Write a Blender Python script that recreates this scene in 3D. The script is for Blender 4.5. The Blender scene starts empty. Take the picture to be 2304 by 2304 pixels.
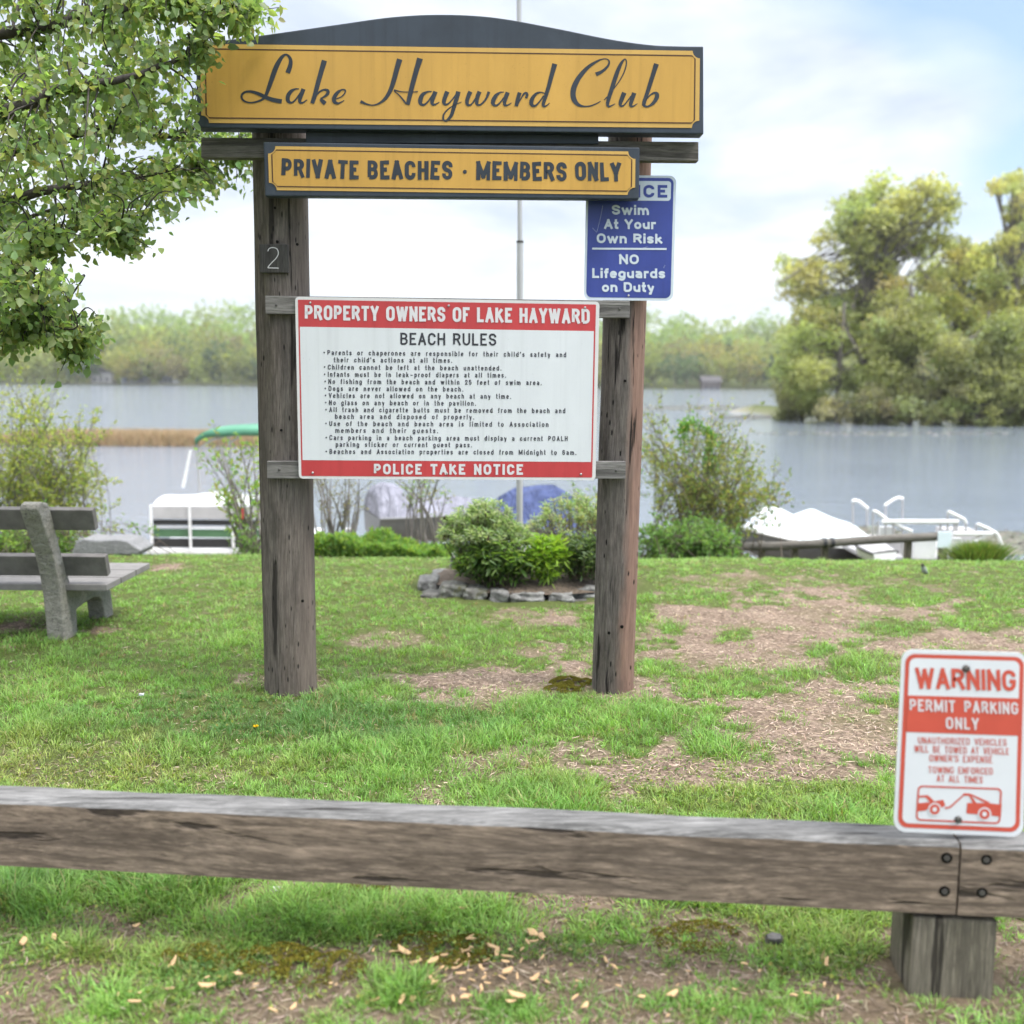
import bpy, bmesh, math, random
import numpy as np
from mathutils import Vector, Matrix
R = math.radians
random.seed(7)
rng = np.random.default_rng(11)
scene = bpy.context.scene
col = scene.collection

# ------------------------------------------------------------------ camera
F_PX = 2310.0                  # focal length in pixels of a 2304 px wide picture
H_EYE = 1.54
PITCH = R(7.28)
ROLL = R(0.43)
ZW = -1.46                     # lake level
X_ = Vector((1, 0, 0))
FWD = Vector((0, math.cos(PITCH), -math.sin(PITCH)))
UP_ = Vector((0, math.sin(PITCH), math.cos(PITCH)))
CI = X_ * math.cos(ROLL) + UP_ * math.sin(ROLL)      # picture's x axis
CJ = UP_ * math.cos(ROLL) - X_ * math.sin(ROLL)      # picture's y axis (up)
EYE = Vector((0, 0, H_EYE))
cam_d = bpy.data.cameras.new('camera')
cam = bpy.data.objects.new('camera', cam_d)
col.objects.link(cam)
cam.matrix_world = Matrix(((CI.x, CJ.x, -FWD.x, 0), (CI.y, CJ.y, -FWD.y, 0), (CI.z, CJ.z, -FWD.z, H_EYE), (0, 0, 0, 1)))
cam_d.sensor_width = 36.0
cam_d.lens = 36.0 * F_PX / 2304.0
cam_d.clip_start = 0.05
cam_d.clip_end = 5000
cam_d.dof.use_dof = True
cam_d.dof.focus_distance = 4.2
cam_d.dof.aperture_fstop = 1.9
scene.camera = cam

# ------------------------------------------------------------------ light
SUN_EL, SUN_AZ = R(56), R(112)          # azimuth clockwise from +Y
sun_dir = Vector((math.sin(SUN_AZ) * math.cos(SUN_EL), math.cos(SUN_AZ) * math.cos(SUN_EL), math.sin(SUN_EL)))
world = bpy.data.worlds.new('World')
scene.world = world
world.use_nodes = True
wt = world.node_tree
for n in list(wt.nodes):
    wt.nodes.remove(n)


def node(nt, typ, **kw):
    n = nt.nodes.new(typ)
    for k, v in kw.items():
        if k == 'inp':
            for kk, vv in v.items():
                n.inputs[kk].default_value = vv
        else:
            setattr(n, k, v)
    return n


def ramp(nt, fac, stops, interp='LINEAR'):
    n = nt.nodes.new('ShaderNodeValToRGB')
    n.color_ramp.interpolation = interp
    el = n.color_ramp.elements
    while len(el) < len(stops):
        el.new(0.5)
    for e, (p, c) in zip(el, stops):
        e.position = p
        e.color = (c, c, c, 1) if isinstance(c, (int, float)) else (*c, 1)
    if fac is not None:
        nt.links.new(fac, n.inputs[0])
    return n.outputs[0]


def mixc(nt, fac, a, b, mode='MIX'):
    n = nt.nodes.new('ShaderNodeMix')
    n.data_type = 'RGBA'
    n.blend_type = mode
    n.clamp_factor = True
    for sock, v in ((n.inputs[0], fac), (n.inputs[6], a), (n.inputs[7], b)):
        if isinstance(v, bpy.types.NodeSocket):
            nt.links.new(v, sock)
        elif isinstance(v, (int, float)):
            sock.default_value = v
        else:
            sock.default_value = (*v, 1)
    return n.outputs[2]


def math_(nt, op, a, b=None, c=None):
    n = nt.nodes.new('ShaderNodeMath')
    n.operation = op
    for s, v in zip(n.inputs, (a, b, c)):
        if v is None:
            continue
        if isinstance(v, bpy.types.NodeSocket):
            nt.links.new(v, s)
        else:
            s.default_value = v
    return n.outputs[0]


def noise(nt, vec, scale, detail=4, rough=0.55, dist=0.0):
    n = nt.nodes.new('ShaderNodeTexNoise')
    n.inputs['Scale'].default_value = scale
    n.inputs['Detail'].default_value = detail
    n.inputs['Roughness'].default_value = rough
    n.inputs['Distortion'].default_value = dist
    if vec is not None:
        nt.links.new(vec, n.inputs['Vector'])
    return n.outputs[0]


def mapping(nt, vec, scale=(1, 1, 1), loc=(0, 0, 0), rot=(0, 0, 0)):
    n = nt.nodes.new('ShaderNodeMapping')
    n.inputs['Scale'].default_value = scale
    n.inputs['Location'].default_value = loc
    n.inputs['Rotation'].default_value = rot
    nt.links.new(vec, n.inputs['Vector'])
    return n.outputs[0]


def build_world():
    nt = wt
    tc = node(nt, 'ShaderNodeTexCoord')
    sky = node(nt, 'ShaderNodeTexSky', sky_type='NISHITA', sun_disc=False, sun_elevation=SUN_EL, sun_rotation=SUN_AZ,
               air_density=1.0, dust_density=1.2, ozone_density=1.5)
    sep = node(nt, 'ShaderNodeSeparateXYZ')
    nt.links.new(tc.outputs['Generated'], sep.inputs[0])
    zz = math_(nt, 'MAXIMUM', sep.outputs[2], 0.0)
    den = math_(nt, 'ADD', zz, 0.16)
    u = math_(nt, 'DIVIDE', sep.outputs[0], den)
    v = math_(nt, 'DIVIDE', sep.outputs[1], den)
    cmb = node(nt, 'ShaderNodeCombineXYZ')
    nt.links.new(u, cmb.inputs[0])
    nt.links.new(v, cmb.inputs[1])
    uv = cmb.outputs[0]
    n1 = noise(nt, mapping(nt, uv, (1, 1, 1), (3.1, 1.7, 0)), 0.62, 5, 0.5, 0.35)
    n2 = noise(nt, mapping(nt, uv, (1, 1, 1), (7.7, 4.2, 2)), 1.35, 5, 0.55, 0.25)
    white = (5.5, 5.75, 6.0)
    grey = (3.25, 3.75, 4.75)
    cloud = mixc(nt, ramp(nt, n2, [(0.40, 0.0), (0.64, 1.0)]), white, grey)
    # thinner cloud high on the right: blue shows through
    side = math_(nt, 'MULTIPLY_ADD', sep.outputs[0], 0.5, math_(nt, 'MULTIPLY', sep.outputs[2], 0.42))
    hole = math_(nt, 'ADD', n1, side)
    mask = ramp(nt, hole, [(0.66, 0.0), (0.82, 1.0)])
    blue = mixc(nt, 0.30, sky.outputs[0], (3.6, 4.8, 6.8))
    c = mixc(nt, mask, cloud, blue)
    # brighter, whiter band just above the far trees
    low = ramp(nt, sep.outputs[2], [(0.0, 0.6), (0.09, 0.35), (0.18, 0.0)])
    c = mixc(nt, low, c, (5.1, 5.6, 5.9))
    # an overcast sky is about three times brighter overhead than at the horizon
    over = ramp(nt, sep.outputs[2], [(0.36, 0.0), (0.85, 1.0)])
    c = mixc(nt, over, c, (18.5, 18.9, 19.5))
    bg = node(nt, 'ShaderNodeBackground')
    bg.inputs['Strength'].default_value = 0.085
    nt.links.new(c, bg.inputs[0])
    out = node(nt, 'ShaderNodeOutputWorld')
    nt.links.new(bg.outputs[0], out.inputs[0])


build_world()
sd = bpy.data.lights.new('sun', 'SUN')
sd.energy = 1.5
sd.angle = R(14)
sd.color = (1.0, 0.95, 0.87)
sun = bpy.data.objects.new('sun', sd)
col.objects.link(sun)
sun.location = (8, -4, 14)
sun.rotation_euler = (-sun_dir).to_track_quat('-Z', 'Y').to_euler()
scene.view_settings.view_transform = 'Standard'
scene.view_settings.look = 'None'
scene.view_settings.exposure = 1.33
scene.view_settings.gamma = 1.0
scene.render.engine = 'CYCLES'
scene.cycles.use_denoising = True
scene.cycles.denoising_input_passes = 'RGB_ALBEDO_NORMAL'
scene.cycles.denoising_prefilter = 'ACCURATE'
scene.cycles.max_bounces = 8
scene.cycles.diffuse_bounces = 3
scene.cycles.glossy_bounces = 3
scene.cycles.transmission_bounces = 4
scene.cycles.transparent_max_bounces = 8


# ------------------------------------------------------------------ picture <-> place
def ray(px, py):
    u = (px - 1152.0) / F_PX
    v = (py - 1152.0) / F_PX
    return FWD + CI * u - CJ * v


def P(px, py, Y):                      # point seen at a pixel, on the upright plane y = Y
    d = ray(px, py)
    return EYE + d * (Y / d.y)


def G(px, py, z=0.0):                  # point seen at a pixel, at height z
    d = ray(px, py)
    return EYE + d * ((z - H_EYE) / d.z)


def PX(px, py, X):                     # point seen at a pixel, on the upright plane x = X
    d = ray(px, py)
    return EYE + d * (X / d.x)


_ci, _cj, _f = np.array(CI), np.array(CJ), np.array(FWD)


def project(p):                        # world points (N,3) -> pixels of the 2304 px picture
    q = p - np.array(EYE)
    d = q @ _f
    return 1152 + F_PX * (q @ _ci) / d, 1152 - F_PX * (q @ _cj) / d


# ------------------------------------------------------------------ objects
def root_loc(o):
    v = Vector((0, 0, 0))
    while o is not None:
        v = v + o.location
        o = o.parent
    return v


def thing(name, label, cat, loc=(0, 0, 0), group=None):
    o = bpy.data.objects.new(name, None)
    o.empty_display_size = 0.1
    col.objects.link(o)
    o.location = loc
    o['label'] = label
    o['category'] = cat
    if group:
        o['group'] = group
    return o


def tag(o, label, cat, group=None):
    o['label'] = label
    o['category'] = cat
    if group:
        o['group'] = group
    return o


def fast_mesh(name, V, faces, mat, parent=None, colr=None, smooth=False, origin=None, attr='col'):
    """V (N,3) world coordinates; faces: list of (M,k) index arrays."""
    me = bpy.data.meshes.new(name)
    V = np.asarray(V, dtype=np.float64)
    off = np.array(root_loc(parent)) if parent is not None else (np.array(origin) if origin is not None else np.zeros(3))
    me.vertices.add(len(V))
    me.vertices.foreach_set('co', (V - off).astype(np.float32).ravel())
    faces = [np.asarray(f, dtype=np.int32) for f in faces if len(f)]
    nl = sum(f.size for f in faces)
    nf = sum(len(f) for f in faces)
    me.loops.add(nl)
    me.polygons.add(nf)
    me.loops.foreach_set('vertex_index', np.concatenate([f.ravel() for f in faces]))
    starts, s = [], 0
    for f in faces:
        k = f.shape[1]
        starts.append(s + np.arange(len(f)) * k)
        s += f.size
    me.polygons.foreach_set('loop_start', np.concatenate(starts).astype(np.int32))
    if smooth:
        me.polygons.foreach_set('use_smooth', np.ones(nf, dtype=bool))
    me.update(calc_edges=True)
    if colr is not None:
        a = me.attributes.new(attr, 'FLOAT_COLOR', 'POINT')
        c = np.ones((len(V), 4), dtype=np.float32)
        c[:, :3] = colr
        a.data.foreach_set('color', c.ravel())
    if mat is not None:
        me.materials.append(mat)
    o = bpy.data.objects.new(name, me)
    col.objects.link(o)
    if parent is not None:
        o.parent = parent
    elif origin is not None:
        o.location = origin
    return o


class MB:
    """collects shapes in world coordinates, then links them as ONE mesh object"""

    def __init__(s):
        s.v, s.f, s.mi = [], [], []

    def add(s, verts, faces, mi=0):
        b = len(s.v)
        s.v += [tuple(v) for v in verts]
        s.f += [tuple(i + b for i in f) for f in faces]
        s.mi += [mi] * len(faces)
        return s

    def box(s, c, size, M=None, mi=0):
        c = Vector(c)
        h = Vector(size) * 0.5
        vs = []
        for x in (-1, 1):
            for y in (-1, 1):
                for z in (-1, 1):
                    p = Vector((x * h.x, y * h.y, z * h.z))
                    vs.append(c + (M @ p if M else p))
        return s.add(vs, [(0, 1, 3, 2), (4, 6, 7, 5), (0, 4, 5, 1), (2, 3, 7, 6), (0, 2, 6, 4), (1, 5, 7, 3)], mi)

    def hexa(s, b, t, mi=0):           # four bottom and four top corners, same winding
        return s.add(list(b) + list(t), [(3, 2, 1, 0), (4, 5, 6, 7), (0, 1, 5, 4), (1, 2, 6, 5), (2, 3, 7, 6), (3, 0, 4, 7)], mi)

    def prism(s, poly, vec, mi=0):     # polygon of 3-D points swept by vec
        n = len(poly)
        vec = Vector(vec)
        vs = [Vector(p) for p in poly] + [Vector(p) + vec for p in poly]
        fs = [tuple(range(n))[::-1], tuple(range(n, 2 * n))]
        fs += [(i, (i + 1) % n, n + (i + 1) % n, n + i) for i in range(n)]
        return s.add(vs, fs, mi)

    def tube(s, pts, rad, n=8, mi=0, cap=True):
        V, Fc = tube_geo([(np.array([tuple(p) for p in pts], float), np.broadcast_to(np.asarray(rad, float), (len(pts),)))], n)
        s.add(V, [tuple(f) for f in Fc], mi)
        if cap:
            s.add(V[:n], [tuple(range(n))[::-1]], mi)          # own vertices: the ends stay flat
            s.add(V[-n:], [tuple(range(n))], mi)
        return s

    def disc(s, c, nrm, r, n=20, mi=0, h=0.0):
        nrm = Vector(nrm).normalized()
        a = nrm.orthogonal().normalized()
        b = nrm.cross(a)
        c = Vector(c)
        ring = [c + (a * math.cos(t) + b * math.sin(t)) * r for t in [2 * math.pi * i / n for i in range(n)]]
        if h:
            return s.prism(ring, nrm * h, mi)
        return s.add(ring, [tuple(range(n))], mi)

    def build(s, name, mats, parent=None, bevel=0.0, smooth=False, origin=None, seg=2):
        me = bpy.data.meshes.new(name)
        off = root_loc(parent) if parent is not None else (Vector(origin) if origin is not None else Vector((0, 0, 0)))
        me.from_pydata([tuple(Vector(v) - off) for v in s.v], [], s.f)
        if not isinstance(mats, (list, tuple)):
            mats = [mats]
        for m in mats:
            me.materials.append(m)
        me.polygons.foreach_set('material_index', s.mi)
        bm = bmesh.new()
        bm.from_mesh(me)
        bmesh.ops.recalc_face_normals(bm, faces=bm.faces)
        if bevel:
            es = [e for e in bm.edges if len(e.link_faces) == 2 and e.calc_face_angle(0) > 0.5]
            bmesh.ops.bevel(bm, geom=es, offset=bevel, segments=seg, profile=0.6, affect='EDGES', clamp_overlap=True)
        bm.to_mesh(me)
        bm.free()
        if smooth:
            me.polygons.foreach_set('use_smooth', np.array([len(p.vertices) == 4 for p in me.polygons], dtype=bool))
        me.update()
        o = bpy.data.objects.new(name, me)
        col.objects.link(o)
        if parent is not None:
            o.parent = parent
        elif origin is not None:
            o.location = origin
        return o


def tube_geo(paths, n=6):
    Vs, Fs, base = [], [], 0
    ang = np.linspace(0, 2 * np.pi, n, endpoint=False)
    ca, sa = np.cos(ang), np.sin(ang)
    for pts, rad in paths:
        pts = np.asarray(pts, float)
        rad = np.asarray(rad, float)
        m = len(pts)
        t = np.gradient(pts, axis=0)
        t /= np.linalg.norm(t, axis=1, keepdims=True) + 1e-9
        ref = np.array([0, 0, 1.0]) if abs(t[:, 2]).mean() < 0.8 else np.array([1.0, 0, 0])
        a = np.cross(t, ref)
        a /= np.linalg.norm(a, axis=1, keepdims=True) + 1e-9
        b = np.cross(t, a)
        ring = pts[:, None, :] + rad[:, None, None] * (a[:, None, :] * ca[None, :, None] + b[:, None, :] * sa[None, :, None])
        Vs.append(ring.reshape(-1, 3))
        i = np.arange(m - 1)[:, None] * n
        j = np.arange(n)[None, :]
        j2 = (j + 1) % n
        Fs.append((base + np.stack([i + j, i + j2, i + n + j2, i + n + j], axis=-1)).reshape(-1, 4))
        base += m * n
    return np.concatenate(Vs), np.concatenate(Fs)


def tubes(name, paths, n, mat, parent=None, origin=None):
    V, Fc = tube_geo(paths, n)
    return fast_mesh(name, V, [Fc], mat, parent, smooth=True, origin=origin)


def unit(a):
    return a / (np.linalg.norm(a, axis=-1, keepdims=True) + 1e-9)


def leaf_geo(pos, d, nrm, L, W, colr, fold=0.35, shape='pear'):
    """pos (N,3) leaf base; d tip direction; nrm rough face normal -> 6 verts, 2 quads each"""
    N = len(pos)
    d = unit(d)
    s = unit(np.cross(d, nrm))
    nn = np.cross(s, d)
    L = np.broadcast_to(np.asarray(L, float), (N,))[:, None]
    W = np.broadcast_to(np.asarray(W, float), (N,))[:, None]
    a1, w1, a2, w2 = {'pear': (0.28, 0.5, 0.66, 0.4), 'lance': (0.35, 0.5, 0.7, 0.36)}[shape]
    cf, sf = math.cos(fold), math.sin(fold)
    cur = -0.12
    V = np.empty((N, 6, 3))
    V[:, 0] = pos
    V[:, 1] = pos + d * L * a1 + (s * cf + nn * sf) * W * w1
    V[:, 2] = pos + d * L * a2 + (s * cf + nn * sf) * W * w2 + nn * L * cur * 0.4
    V[:, 3] = pos + d * L + nn * L * cur
    V[:, 4] = pos + d * L * a2 + (-s * cf + nn * sf) * W * w2 + nn * L * cur * 0.4
    V[:, 5] = pos + d * L * a1 + (-s * cf + nn * sf) * W * w1
    b = np.arange(N)[:, None] * 6
    Fc = np.concatenate([b + np.array([[0, 1, 2, 3]]), b + np.array([[3, 4, 5, 0]])])
    C = np.repeat(np.asarray(colr)[:, None, :], 6, axis=1).reshape(-1, 3)
    return V.reshape(-1, 3), Fc, C


def rand_dirs(n):
    return unit(rng.normal(size=(n, 3)))


def vary(base, n, amt=0.25, hue=0.12):
    """n per-leaf colours round the given ones (list of base colours)"""
    base = np.asarray(base, float)
    if base.ndim == 1:
        base = base[None]
    c = base[rng.integers(0, len(base), n)]
    c = c * (1 + amt * rng.normal(size=(n, 1)) * 0.6) * (1 + hue * rng.normal(size=(n, 3)) * 0.6)
    return np.clip(c, 0.004, 0.9)


# cheap value noise on the ground
_T = rng.random((256, 256))


def vnoise(x, y, s):
    x = np.asarray(x) * s + 100.3
    y = np.asarray(y) * s + 57.7
    xi = np.floor(x).astype(int)
    yi = np.floor(y).astype(int)
    fx = x - xi
    fy = y - yi
    fx = fx * fx * (3 - 2 * fx)
    fy = fy * fy * (3 - 2 * fy)
    g = lambda a, b: _T[a % 256, b % 256]
    return (g(xi, yi) * (1 - fx) + g(xi + 1, yi) * fx) * (1 - fy) + (g(xi, yi + 1) * (1 - fx) + g(xi + 1, yi + 1) * fx) * fy


def fbm(x, y, s, o=4):
    t, a, w = 0, 1, 0
    for _ in range(o):
        t = t + a * vnoise(x, y, s)
        w += a
        a *= 0.5
        s *= 2.03
    return t / w


def sstep(a, b, x):
    t = np.clip((x - a) / (b - a), 0, 1)
    return t * t * (3 - 2 * t)


# ------------------------------------------------------------------ materials
def mat_new(name):
    m = bpy.data.materials.new(name)
    m.use_nodes = True
    nt = m.node_tree
    b = nt.nodes['Principled BSDF']
    return m, nt, b


def setc(nt, b, c):
    if isinstance(c, bpy.types.NodeSocket):
        nt.links.new(c, b.inputs['Base Color'])
    else:
        b.inputs['Base Color'].default_value = (*c, 1)


def bump(nt, b, h, strength=0.3, dist=0.01):
    n = nt.nodes.new('ShaderNodeBump')
    n.inputs['Strength'].default_value = strength
    n.inputs['Distance'].default_value = dist
    nt.links.new(h, n.inputs['Height'])
    nt.links.new(n.outputs[0], b.inputs['Normal'])


def objco(nt):
    return node(nt, 'ShaderNodeTexCoord').outputs['Object']


def paint(name, c, rough=0.5, spec=0.4, dirt=0.12, dscale=6.0, streak=False, metal=0.0, bumpy=0.0, grain=40.0, runs=0.0):
    """painted or enamelled surface, a little uneven"""
    m, nt, b = mat_new(name)
    co = objco(nt)
    n1 = noise(nt, mapping(nt, co, (1, 1, 0.25) if streak else (1, 1, 1)), dscale, 6, 0.65)
    n2 = noise(nt, co, grain, 3, 0.6)
    dark = tuple(x * (1 - 2.2 * dirt) for x in c)
    lite = tuple(min(0.9, x * (1 + dirt) + 0.01 * dirt) for x in c)
    cc = mixc(nt, ramp(nt, n1, [(0.3, 0.0), (0.7, 1.0)]), dark, lite)
    cc = mixc(nt, ramp(nt, n2, [(0.35, 0.0), (0.75, 0.35 * min(1, dirt * 4))]), cc, tuple(x * 0.8 for x in c))
    if runs:                      # rain streaks and rubbed spots
        n3 = noise(nt, mapping(nt, co, (1, 1, 0.03)), 34, 4, 0.6)
        cc = mixc(nt, ramp(nt, n3, [(0.52, 0.0), (0.72, runs)]), cc, tuple(x * 0.45 for x in c))
        n5 = noise(nt, mapping(nt, co, (1, 1, 0.5)), 3.2, 6, 0.75)
        cc = mixc(nt, ramp(nt, n5, [(0.55, 0.0), (0.75, runs)]), cc, tuple(min(.85, x * 1.25 + .03) for x in c))
        n6 = noise(nt, co, 120, 2, 0.5)
        cc = mixc(nt, ramp(nt, n6, [(0.70, 0.0), (0.74, runs * 1.5)]), cc, tuple(x * 0.3 for x in c))
    setc(nt, b, cc)
    b.inputs['Roughness'].default_value = rough
    b.inputs['Specular IOR Level'].default_value = spec
    b.inputs['Metallic'].default_value = metal
    if bumpy:
        bump(nt, b, n2, bumpy, 0.004)
    return m


def foliage(name, transl=0.35, rough=0.5, spec=0.3, tint=(1.25, 1.3, 0.6)):
    m, nt, b = mat_new(name)
    a = node(nt, 'ShaderNodeAttribute', attribute_name='col')
    nt.links.new(a.outputs['Color'], b.inputs['Base Color'])
    b.inputs['Roughness'].default_value = rough
    b.inputs['Specular IOR Level'].default_value = spec
    if transl > 0:
        t = node(nt, 'ShaderNodeBsdfTranslucent')
        nt.links.new(mixc(nt, 1.0, a.outputs['Color'], tint, 'MULTIPLY'), t.inputs[0])
        mx = node(nt, 'ShaderNodeMixShader')
        mx.inputs[0].default_value = transl
        nt.links.new(b.outputs[0], mx.inputs[1])
        nt.links.new(t.outputs[0], mx.inputs[2])
        nt.links.new(mx.outputs[0], nt.nodes['Material Output'].inputs[0])
    return m


def wood(name, c1, c2, c3, axis='z', fine=60.0, crack=1.0, rough=0.85, red=None, pits=0.0, bstr=0.5, long=1.0, knots=0.0, cath=0.0, blotch=0.0):
    """weathered timber: fibre along one axis, dark checks, optional reddish flank and spike pits"""
    m, nt, b = mat_new(name)
    co = objco(nt)
    k = 0.035 / long
    sc = {'z': (1, 1, k), 'x': (k, 1, 1), 'y': (1, k, 1)}[axis]
    sc2 = {'z': (1, 1, k * 2.2), 'x': (k * 2.2, 1, 1), 'y': (1, k * 2.2, 1)}[axis]
    sc3 = {'z': (1, 1, 0.18), 'x': (0.18, 1, 1), 'y': (1, 0.18, 1)}[axis]
    wob = noise(nt, mapping(nt, co, sc2), 3.0, 2, 0.5)
    add = node(nt, 'ShaderNodeVectorMath', operation='ADD')
    cmb = node(nt, 'ShaderNodeCombineXYZ')
    w2 = math_(nt, 'MULTIPLY', math_(nt, 'SUBTRACT', wob, 0.5), 0.12)
    for i in range(3):
        nt.links.new(w2, cmb.inputs[i])
    nt.links.new(co, add.inputs[0])
    nt.links.new(cmb.outputs[0], add.inputs[1])
    cw = add.outputs[0]
    fib = noise(nt, mapping(nt, cw, sc), fine, 6, 0.7)
    big = noise(nt, mapping(nt, cw, sc3), 7.0, 5, 0.6)
    grain = noise(nt, mapping(nt, cw, sc), fine * 0.3, 4, 0.6)
    c = mixc(nt, ramp(nt, fib, [(0.32, 0.0), (0.68, 1.0)]), c1, c2)
    c = mixc(nt, ramp(nt, big, [(0.38, 0.0), (0.7, 0.8)]), c, c3)
    fine2 = noise(nt, mapping(nt, cw, {'z': (1, 1, 0.06), 'x': (0.06, 1, 1), 'y': (1, 0.06, 1)}[axis]), fine * 3.2, 4, 0.7)
    c = mixc(nt, ramp(nt, fine2, [(0.36, 0.55), (0.5, 0.0)]), c, tuple(x * 0.45 for x in c1))
    c = mixc(nt, ramp(nt, fine2, [(0.55, 0.0), (0.7, 0.45)]), c, tuple(min(.8, x * 1.3) for x in c2))
    if blotch:
        bl = noise(nt, mapping(nt, co, {'z': (1, 1, .45), 'x': (.45, 1, 1), 'y': (1, .45, 1)}[axis], loc=(3.3, 1.1, 0.7)), 9.0, 7, 0.72)
        c = mixc(nt, ramp(nt, bl, [(0.50, 0.0), (0.64, blotch)]), c, tuple(x * 0.75 for x in c1))
    if cath:                      # flat-sawn figure: bent dark growth rings
        wv = node(nt, 'ShaderNodeTexWave', wave_type='BANDS', bands_direction={'x': 'Z', 'z': 'X', 'y': 'Z'}[axis])
        wv.inputs['Scale'].default_value = 9.0
        wv.inputs['Distortion'].default_value = 7.5
        wv.inputs['Detail'].default_value = 3.0
        wv.inputs['Detail Scale'].default_value = 1.6
        wv.inputs['Detail Roughness'].default_value = 0.6
        nt.links.new(mapping(nt, cw, {'x': (0.16, 1, 1), 'z': (1, 1, 0.16), 'y': (1, 0.16, 1)}[axis]), wv.inputs['Vector'])
        c = mixc(nt, math_(nt, 'MULTIPLY', ramp(nt, wv.outputs['Fac'], [(0.45, 0.0), (0.85, cath)]), ramp(nt, noise(nt, mapping(nt, co, sc3), 4.0, 2), [(0.38, 0.25), (0.62, 1.0)])), c, tuple(x * 0.9 for x in c1))
    if red:
        sep = node(nt, 'ShaderNodeSeparateXYZ')
        nt.links.new(co, sep.inputs[0])
        edge = math_(nt, 'ADD', sep.outputs[0], math_(nt, 'MULTIPLY', math_(nt, 'SUBTRACT', big, 0.5), 0.16))
        rm = ramp(nt, math_(nt, 'MULTIPLY_ADD', edge, red[0], 0.5), [(red[1], 0.0), (red[1] + 0.12, 1.0)])
        rc = mixc(nt, ramp(nt, fib, [(0.3, 0.0), (0.7, 1.0)]), tuple(x * 0.5 for x in red[2]), red[2])
        c = mixc(nt, math_(nt, 'MULTIPLY', rm, red[3]), c, rc)
    cr = ramp(nt, grain, [(0.365, 1.0), (0.41, 0.0)])
    crk = math_(nt, 'MULTIPLY', cr, crack)
    c = mixc(nt, crk, c, (0.012, 0.010, 0.009))
    h = math_(nt, 'SUBTRACT', math_(nt, 'MULTIPLY', fib, 0.5), crk)
    if pits:
        v = node(nt, 'ShaderNodeTexVoronoi')
        v.inputs['Scale'].default_value = 34
        nt.links.new(mapping(nt, cw, {'z': (1, 1, 0.3), 'x': (0.3, 1, 1), 'y': (1, 0.3, 1)}[axis]), v.inputs['Vector'])
        pm = math_(nt, 'MULTIPLY', ramp(nt, v.outputs['Distance'], [(0.10, 1.0), (0.17, 0.0)]), ramp(nt, big, [(0.28, 0.0), (0.40, pits)]))
        c = mixc(nt, pm, c, (0.01, 0.009, 0.008))
        h = math_(nt, 'SUBTRACT', h, pm)
    if knots:
        v = node(nt, 'ShaderNodeTexVoronoi')
        v.inputs['Scale'].default_value = 2.1
        nt.links.new(mapping(nt, co, {'z': (1, 1, 0.6), 'x': (0.6, 1, 1), 'y': (1, 0.6, 1)}[axis]), v.inputs['Vector'])
        c = mixc(nt, ramp(nt, v.outputs['Distance'], [(0.03, knots), (0.09, 0.0)]), c, (0.02, 0.016, 0.013))
    setc(nt, b, c)
    b.inputs['Roughness'].default_value = rough
    b.inputs['Specular IOR Level'].default_value = 0.2
    bump(nt, b, h, bstr, 0.006)
    return m


def stone_mat(name, c1, c2, lichen=(0.5, 0.5, 0.47), moss=None, scale=14.0):
    m, nt, b = mat_new(name)
    co = objco(nt)
    n1 = noise(nt, co, scale, 8, 0.7)
    n2 = noise(nt, mapping(nt, co, (1, 1, 2.2)), scale * 0.45, 5, 0.6, 0.6)
    n3 = noise(nt, co, scale * 3, 5, 0.7)
    c = mixc(nt, ramp(nt, n1, [(0.3, 0.0), (0.7, 1.0)]), c1, c2)
    c = mixc(nt, ramp(nt, n2, [(0.52, 0.0), (0.62, 0.8)]), c, lichen)
    c = mixc(nt, ramp(nt, n3, [(0.34, 0.8), (0.46, 0.0)]), c, tuple(x * 0.35 for x in c1))
    if moss:
        c = mixc(nt, ramp(nt, noise(nt, co, scale * 0.6, 4, 0.6), [(0.55, 0.0), (0.66, 0.9)]), c, moss)
    setc(nt, b, c)
    b.inputs['Roughness'].default_value = 0.9
    b.inputs['Specular IOR Level'].default_value = 0.2
    bump(nt, b, math_(nt, 'ADD', n1, n2), 0.7, 0.02)
    return m


M = {}
M['navy'] = paint('navy_paint', (0.030, 0.041, 0.058), 0.5, 0.4, 0.12, 5, bumpy=0.08, runs=0.4)
M['gold'] = paint('gold_paint', (0.50, 0.285, 0.058), 0.5, 0.35, 0.06, 3.5, streak=True, runs=0.22)
M['gold_edge'] = paint('pale_gold_paint', (0.53, 0.325, 0.085), 0.5, 0.35, 0.05, 4, runs=0.15)
M['brownline'] = paint('brown_line_paint', (0.075, 0.035, 0.018), 0.5, 0.3, 0.1)
M['navy_letter'] = paint('navy_lettering', (0.028, 0.036, 0.048), 0.5, 0.3, 0.12)
M['white_alu'] = paint('white_enamel', (0.58, 0.60, 0.625), 0.35, 0.45, 0.035, 3.0, streak=True, runs=0.13)
M['white_edge'] = paint('white_rim', (0.60, 0.585, 0.585), 0.4, 0.4, 0.05, 4)
M['red_enamel'] = paint('red_enamel', (0.45, 0.045, 0.05), 0.4, 0.4, 0.07, 5, streak=True, runs=0.2)
M['white_letter'] = paint('white_lettering', (0.60, 0.58, 0.60), 0.45, 0.3, 0.04)
M['black_letter'] = paint('black_lettering', (0.035, 0.035, 0.045), 0.5, 0.3, 0.1)
M['grey_letter'] = paint('grey_lettering', (0.05, 0.05, 0.065), 0.5, 0.3, 0.25, 2.0)
M['blue_enamel'] = paint('blue_enamel', (0.036, 0.056, 0.26), 0.4, 0.4, 0.10, 5, runs=0.2)
M['pale_letter'] = paint('pale_lettering', (0.52, 0.58, 0.64), 0.45, 0.3, 0.03)
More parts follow.
